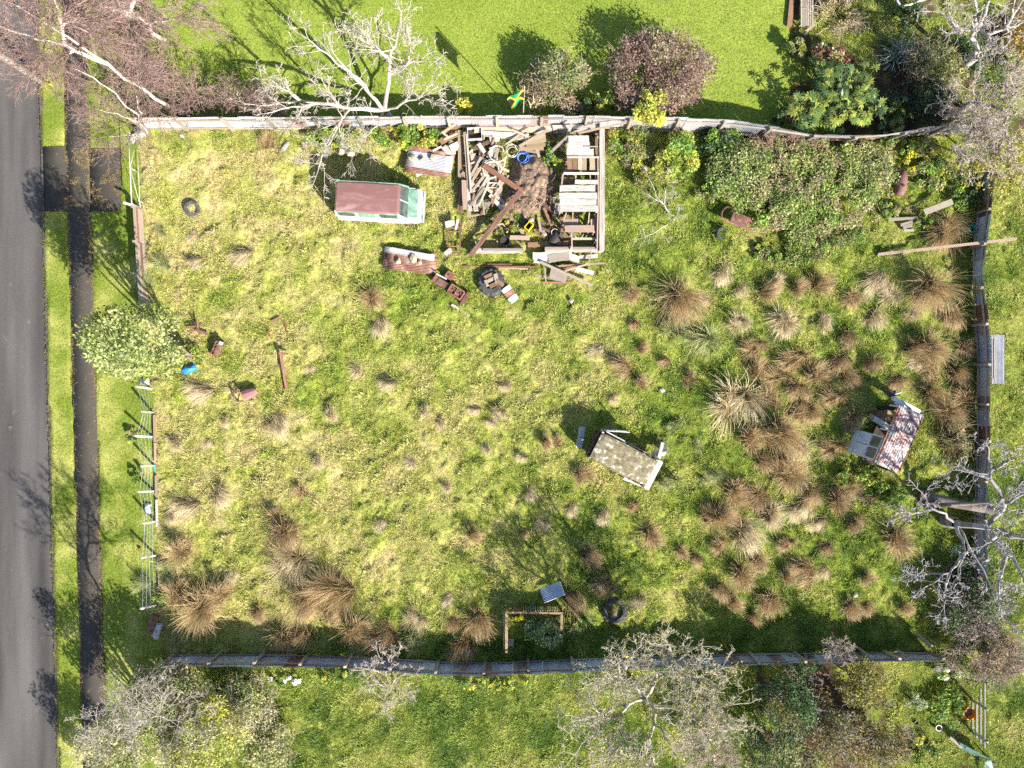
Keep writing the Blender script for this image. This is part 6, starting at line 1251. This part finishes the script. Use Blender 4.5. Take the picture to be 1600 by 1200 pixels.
# leaning trunk at the right tree
q = P(1440,782); segs = []; g = np.random.default_rng(91); limb(segs, np.array(P(1436,776,.25)), np.array(P(1560,800,1.2)), .30, .2, g, .03, 6); limb(segs, np.array(P(1442,790,.5)), np.array(P(1550,785,2.0)), .12, .07, g, .05, 6)
t = thing('fallen_trunk', 'thick grey fallen trunk under the bare grey tree', 'log', (q.x, q.y, 0)); v, f = seg_mesh([s[:4] for s in segs], 10); obj('trunk', mesh_np('trunk', v-np.array(t.location), f, np.repeat(pal(g,[(.15,.12,.11),(.19,.16,.14)],len(segs),.05),20,axis=0), smooth=True), M['twig'], t); rock(t, 'cut_end', (-.1,.2,.25), (.12,.28,.28), 9, 'wood_brown')
# compost frame
q = P(835,985); t = thing('compost_frame', 'three-sided timber compost frame with orange lichen by the bottom fence', 'compost bin', (q.x, q.y, 0)); Zc = .75
board(t, 'top_rail', P(789,957,Zc), P(880,958,Zc), .1, .08, 'wood_orange'); board(t, 'top_rail', P(791.5,958,Zc), P(791.5,1020,Zc), .14, .08, 'wood_orange'); board(t, 'top_rail', P(878,958,Zc), P(877,986,Zc), .12, .08, 'wood_orange')
a0, a1 = P(790,957,Zc), P(880,958,Zc)
for i in range(24):
    x_ = a0.x+(a1.x-a0.x)*(i+.5)/24; board(t, 'picket', (x_, a0.y+.08, -.02), (x_, a0.y+.06, Zc+R.uniform(-.04,.04)), .04, .11, R.choice(['wood_grey','wood_grey','wood_brown']))
for i in range(14): 
    y_ = P(791,960+i*4.3,Zc); board(t, 'picket', (y_.x-.1, y_.y, -.02), (y_.x-.09, y_.y, Zc-.05), .11, .03, 'wood_grey')
for x_, y_ in ((790,958),(878,958),(791.5,1018),(877,984)): a = P(x_,y_,Zc); board(t, 'post', (a.x,a.y,-.05), (a.x,a.y,Zc-.045), .08, .08, 'wood_brown')
loose('timber_offcut', 'rounded grey board end inside the compost frame', 'board', P(798,998,.3), P(798,1010,.3), .3, .05, 'wood_grey')
t = thing('iron_sheet', 'shade-tinted blue-grey corrugated sheet lying left of the tussock above the compost frame', 'iron sheet', tuple(P(862,925))); iron_sheet(t, 'sheet', P(863,925,.35), 1.15, .75, rad(22), 'galv_shade_blue', 9, .03, -.5)  # blue of partial shade in the colour; tilted off the sun to dim it
# lower right garden
q = P(1532,1110); t = thing('trellis_fence', 'white four-rail slatted fence in the lower right garden', 'fence', (q.x, q.y, 0))
for i, (y0, y1) in enumerate(((1097,1140),(1099,1152),(1076,1162),(1056,1170))):
    z = .2+.28*i; x_ = P(1519+6.3*i,1100,z).x; board(t, 'rail', (x_+.0, P(0,y0,z).y, z), (x_, P(0,y1,z).y, z), .035, .13, 'wood_white')
for y_ in (1060,1100,1150): a = P(1520,y_); board(t, 'post', (P(1524,y_,.4).x+.06, P(0,y_,.5).y, -.05), (P(1530,y_,.6).x+.06, P(0,y_,.5).y, 1.2), .09, .09, 'wood_grey')
bucket('plastic_pot', 'large orange plastic pot beside the white slatted fence', 1511, 1112, .3, .42, 'orange_plastic', 0, 'pot', 'soil', 'orange_plastic')
bucket('plant_pot', 'small round pot with a white rim on the grass at lower right', 1465, 1136, .14, .2, 'wood_pink', 0, 'pot', 'soil', 'pale_plastic'); bucket('plant_pot', 'tiny purple pot left of the white-rimmed pot', 1431, 1129, .1, .15, 'black_plastic', 0, 'pot', 'soil')
M['green_glass'] = mat('green_tinted_sheet', [(.3,(.05,.12,.10)),(.7,(.12,.22,.19))], 2, .2, 0, 0, spec=.6)
q = P(1520,1172); t = thing('cold_frame', 'green sheeted garden frame at the bottom right', 'garden frame', (q.x, q.y, 0))
A_, B_, C_, D_ = [P(*p_)-t.location for p_ in ((1500,1160,.75),(1549,1187,.75),(1522,1180,.25),(1498,1168,.3))]; panel(t, 'roof_sheet', [A_,B_,C_,D_], 'green_glass', .02); E_, F_ = P(1538,1190,.7)-t.location, P(1556,1210,.6)-t.location; panel(t, 'roof_sheet', [E_,B_,F_,P(1540,1215,.2)-t.location], 'green_glass', .02)
MB().beam(P(1484,1152,.5)-t.location, P(1503,1168,.5)-t.location, .14, .06).build('frame_board', M['wood_grey'], t); MB().beam(P(1486,1156,.3)-t.location, P(1548,1187,.7)-t.location, .04, .05).build('edge_bar', M['galv'], t)
for p_ in ((1502,1163),(1548,1187),(1522,1180)): a = P(*p_,.3)-t.location; MB().beam((a.x,a.y,0),(a.x,a.y,.3 if p_[0]==1522 else .72),.05,.05).build('leg', M['wood_grey'], t)
loose('timber_post', 'thick dark stake leaning on the bottom fence at right', 'post', P(1432,990,.15), P(1455,1010,1.1), .16, .12, 'wood_grey'); loose('timber_post', 'short stake leaning on the bottom fence right of the dead bush', 'post', P(1342,1013,.1), P(1356,1024,1.2), .13, .1, 'wood_grey')
loose('timber_post', 'thin stake leaning on the bottom fence beside the rusty sheets', 'post', P(1402,1015,.1), P(1414,1025,1.1), .1, .08, 'wood_pale'); loose('timber_plank', 'dark short board in the soil below the dead bush', 'plank', P(1270,1048,.3), P(1296,1055,.3), .14, .08, 'wood_brown')
# upper right garden furniture
q = P(1262,22); t = thing('slatted_bench', 'grey slatted timber bench at the top edge', 'bench', (q.x, q.y, 0))
for i in range(6): board(t, 'slat', P(1252.5+3.4*i,-25,.45), P(1252.5+3.4*i,41,.45), .085, .03, 'wood_grey')
for y_ in (-10,12,36): board(t, 'bearer', P(1251,y_,.40), P(1272,y_,.40), .06, .05, 'wood_grey')
for x_ in (1253,1270):
    for y_ in (-10,36): a = P(x_,y_,.37); board(t, 'leg', (a.x,a.y,-.02), tuple(a), .06, .06, 'wood_grey')
loose('timber_plank', 'old timber edging beside the slatted bench', 'plank', P(1238,-10,.1), P(1233,40,.1), .25, .15, 'wood_brown'); loose('timber_plank', 'pale rail end lying below the slatted bench', 'plank', P(1255,53,.2), P(1273,38,.3), .14, .08, 'wood_pale')
single('bent_pipe', 'white bent pipe at the top edge of the corner garden', 'pipe', MB().tube([P(1400,-20,.6)-P(1420,5), P(1402,2,.6)-P(1420,5), P(1408,10,.6)-P(1420,5), P(1422,7,.6)-P(1420,5), P(1450,-3,.6)-P(1420,5)], .06, 8).tube([P(1408,10,.6)-P(1420,5), P(1408,9,0)-P(1420,5)], .04, 6), 'pale_plastic', tuple(P(1420,5)), smooth=True)
# stray debris
for i, (x_, y_, lab) in enumerate(((1337,930,'white stone in the grass near the bottom fence at right'),(1035,610,'small white stone in the grass above the lichened wreck'),(893,470,'pale dried clod in the grass below the board stack'))):
    o = rock(None, 'stone', tuple(P(x_,y_,.12)), (.16,.13,.09), 120+i, 'concrete'); tag(o, lab, 'stone')
q = P(830,340); t = thing('shed_debris', 'scattered sticks, slats and rubble over the floor of the collapsed shed', 'debris', (q.x, q.y, 0))
for i in range(70):
    cx, cy = (R.uniform(742,868), R.uniform(300,384)) if i % 3 else (R.uniform(842,884), R.uniform(215,384))
    if cy > 384-.0 or (cx < 800 and cy < 330): cx += 60
    an = R.uniform(0,3.14); L = R.uniform(2,11); z = .06+.45*math.exp(-((cx-832)/30)**2-((cy-285)/38)**2)*1.2
    pk2 = board(t, 'stick', P(cx-L*math.cos(an), cy-L*math.sin(an), z), P(cx+L*math.cos(an), cy+L*math.sin(an), z+R.uniform(0,.15)), R.uniform(.04,.13), R.uniform(.03,.07), R.choice(['wood_brown','wood_brown','wood_grey','wood_pink','rust','dark_iron','wood_pale','rubber']))
for i in range(26): rock(t, 'rubble', tuple(P(R.uniform(775,880), R.uniform(300,384), .08)-t.location), (R.uniform(.06,.16), R.uniform(.06,.14), .08), 300+i, R.choice(['stone','concrete','dark_iron','rubber','soil']))
bad = {}
for l, g_ in LABELS:
    bad.setdefault(l, []).append(g_)
for l, gs in bad.items():
    if len(gs) > 1 and (gs[0] is None or len(set(gs)) > 1): print('DUPLICATE LABEL', l)
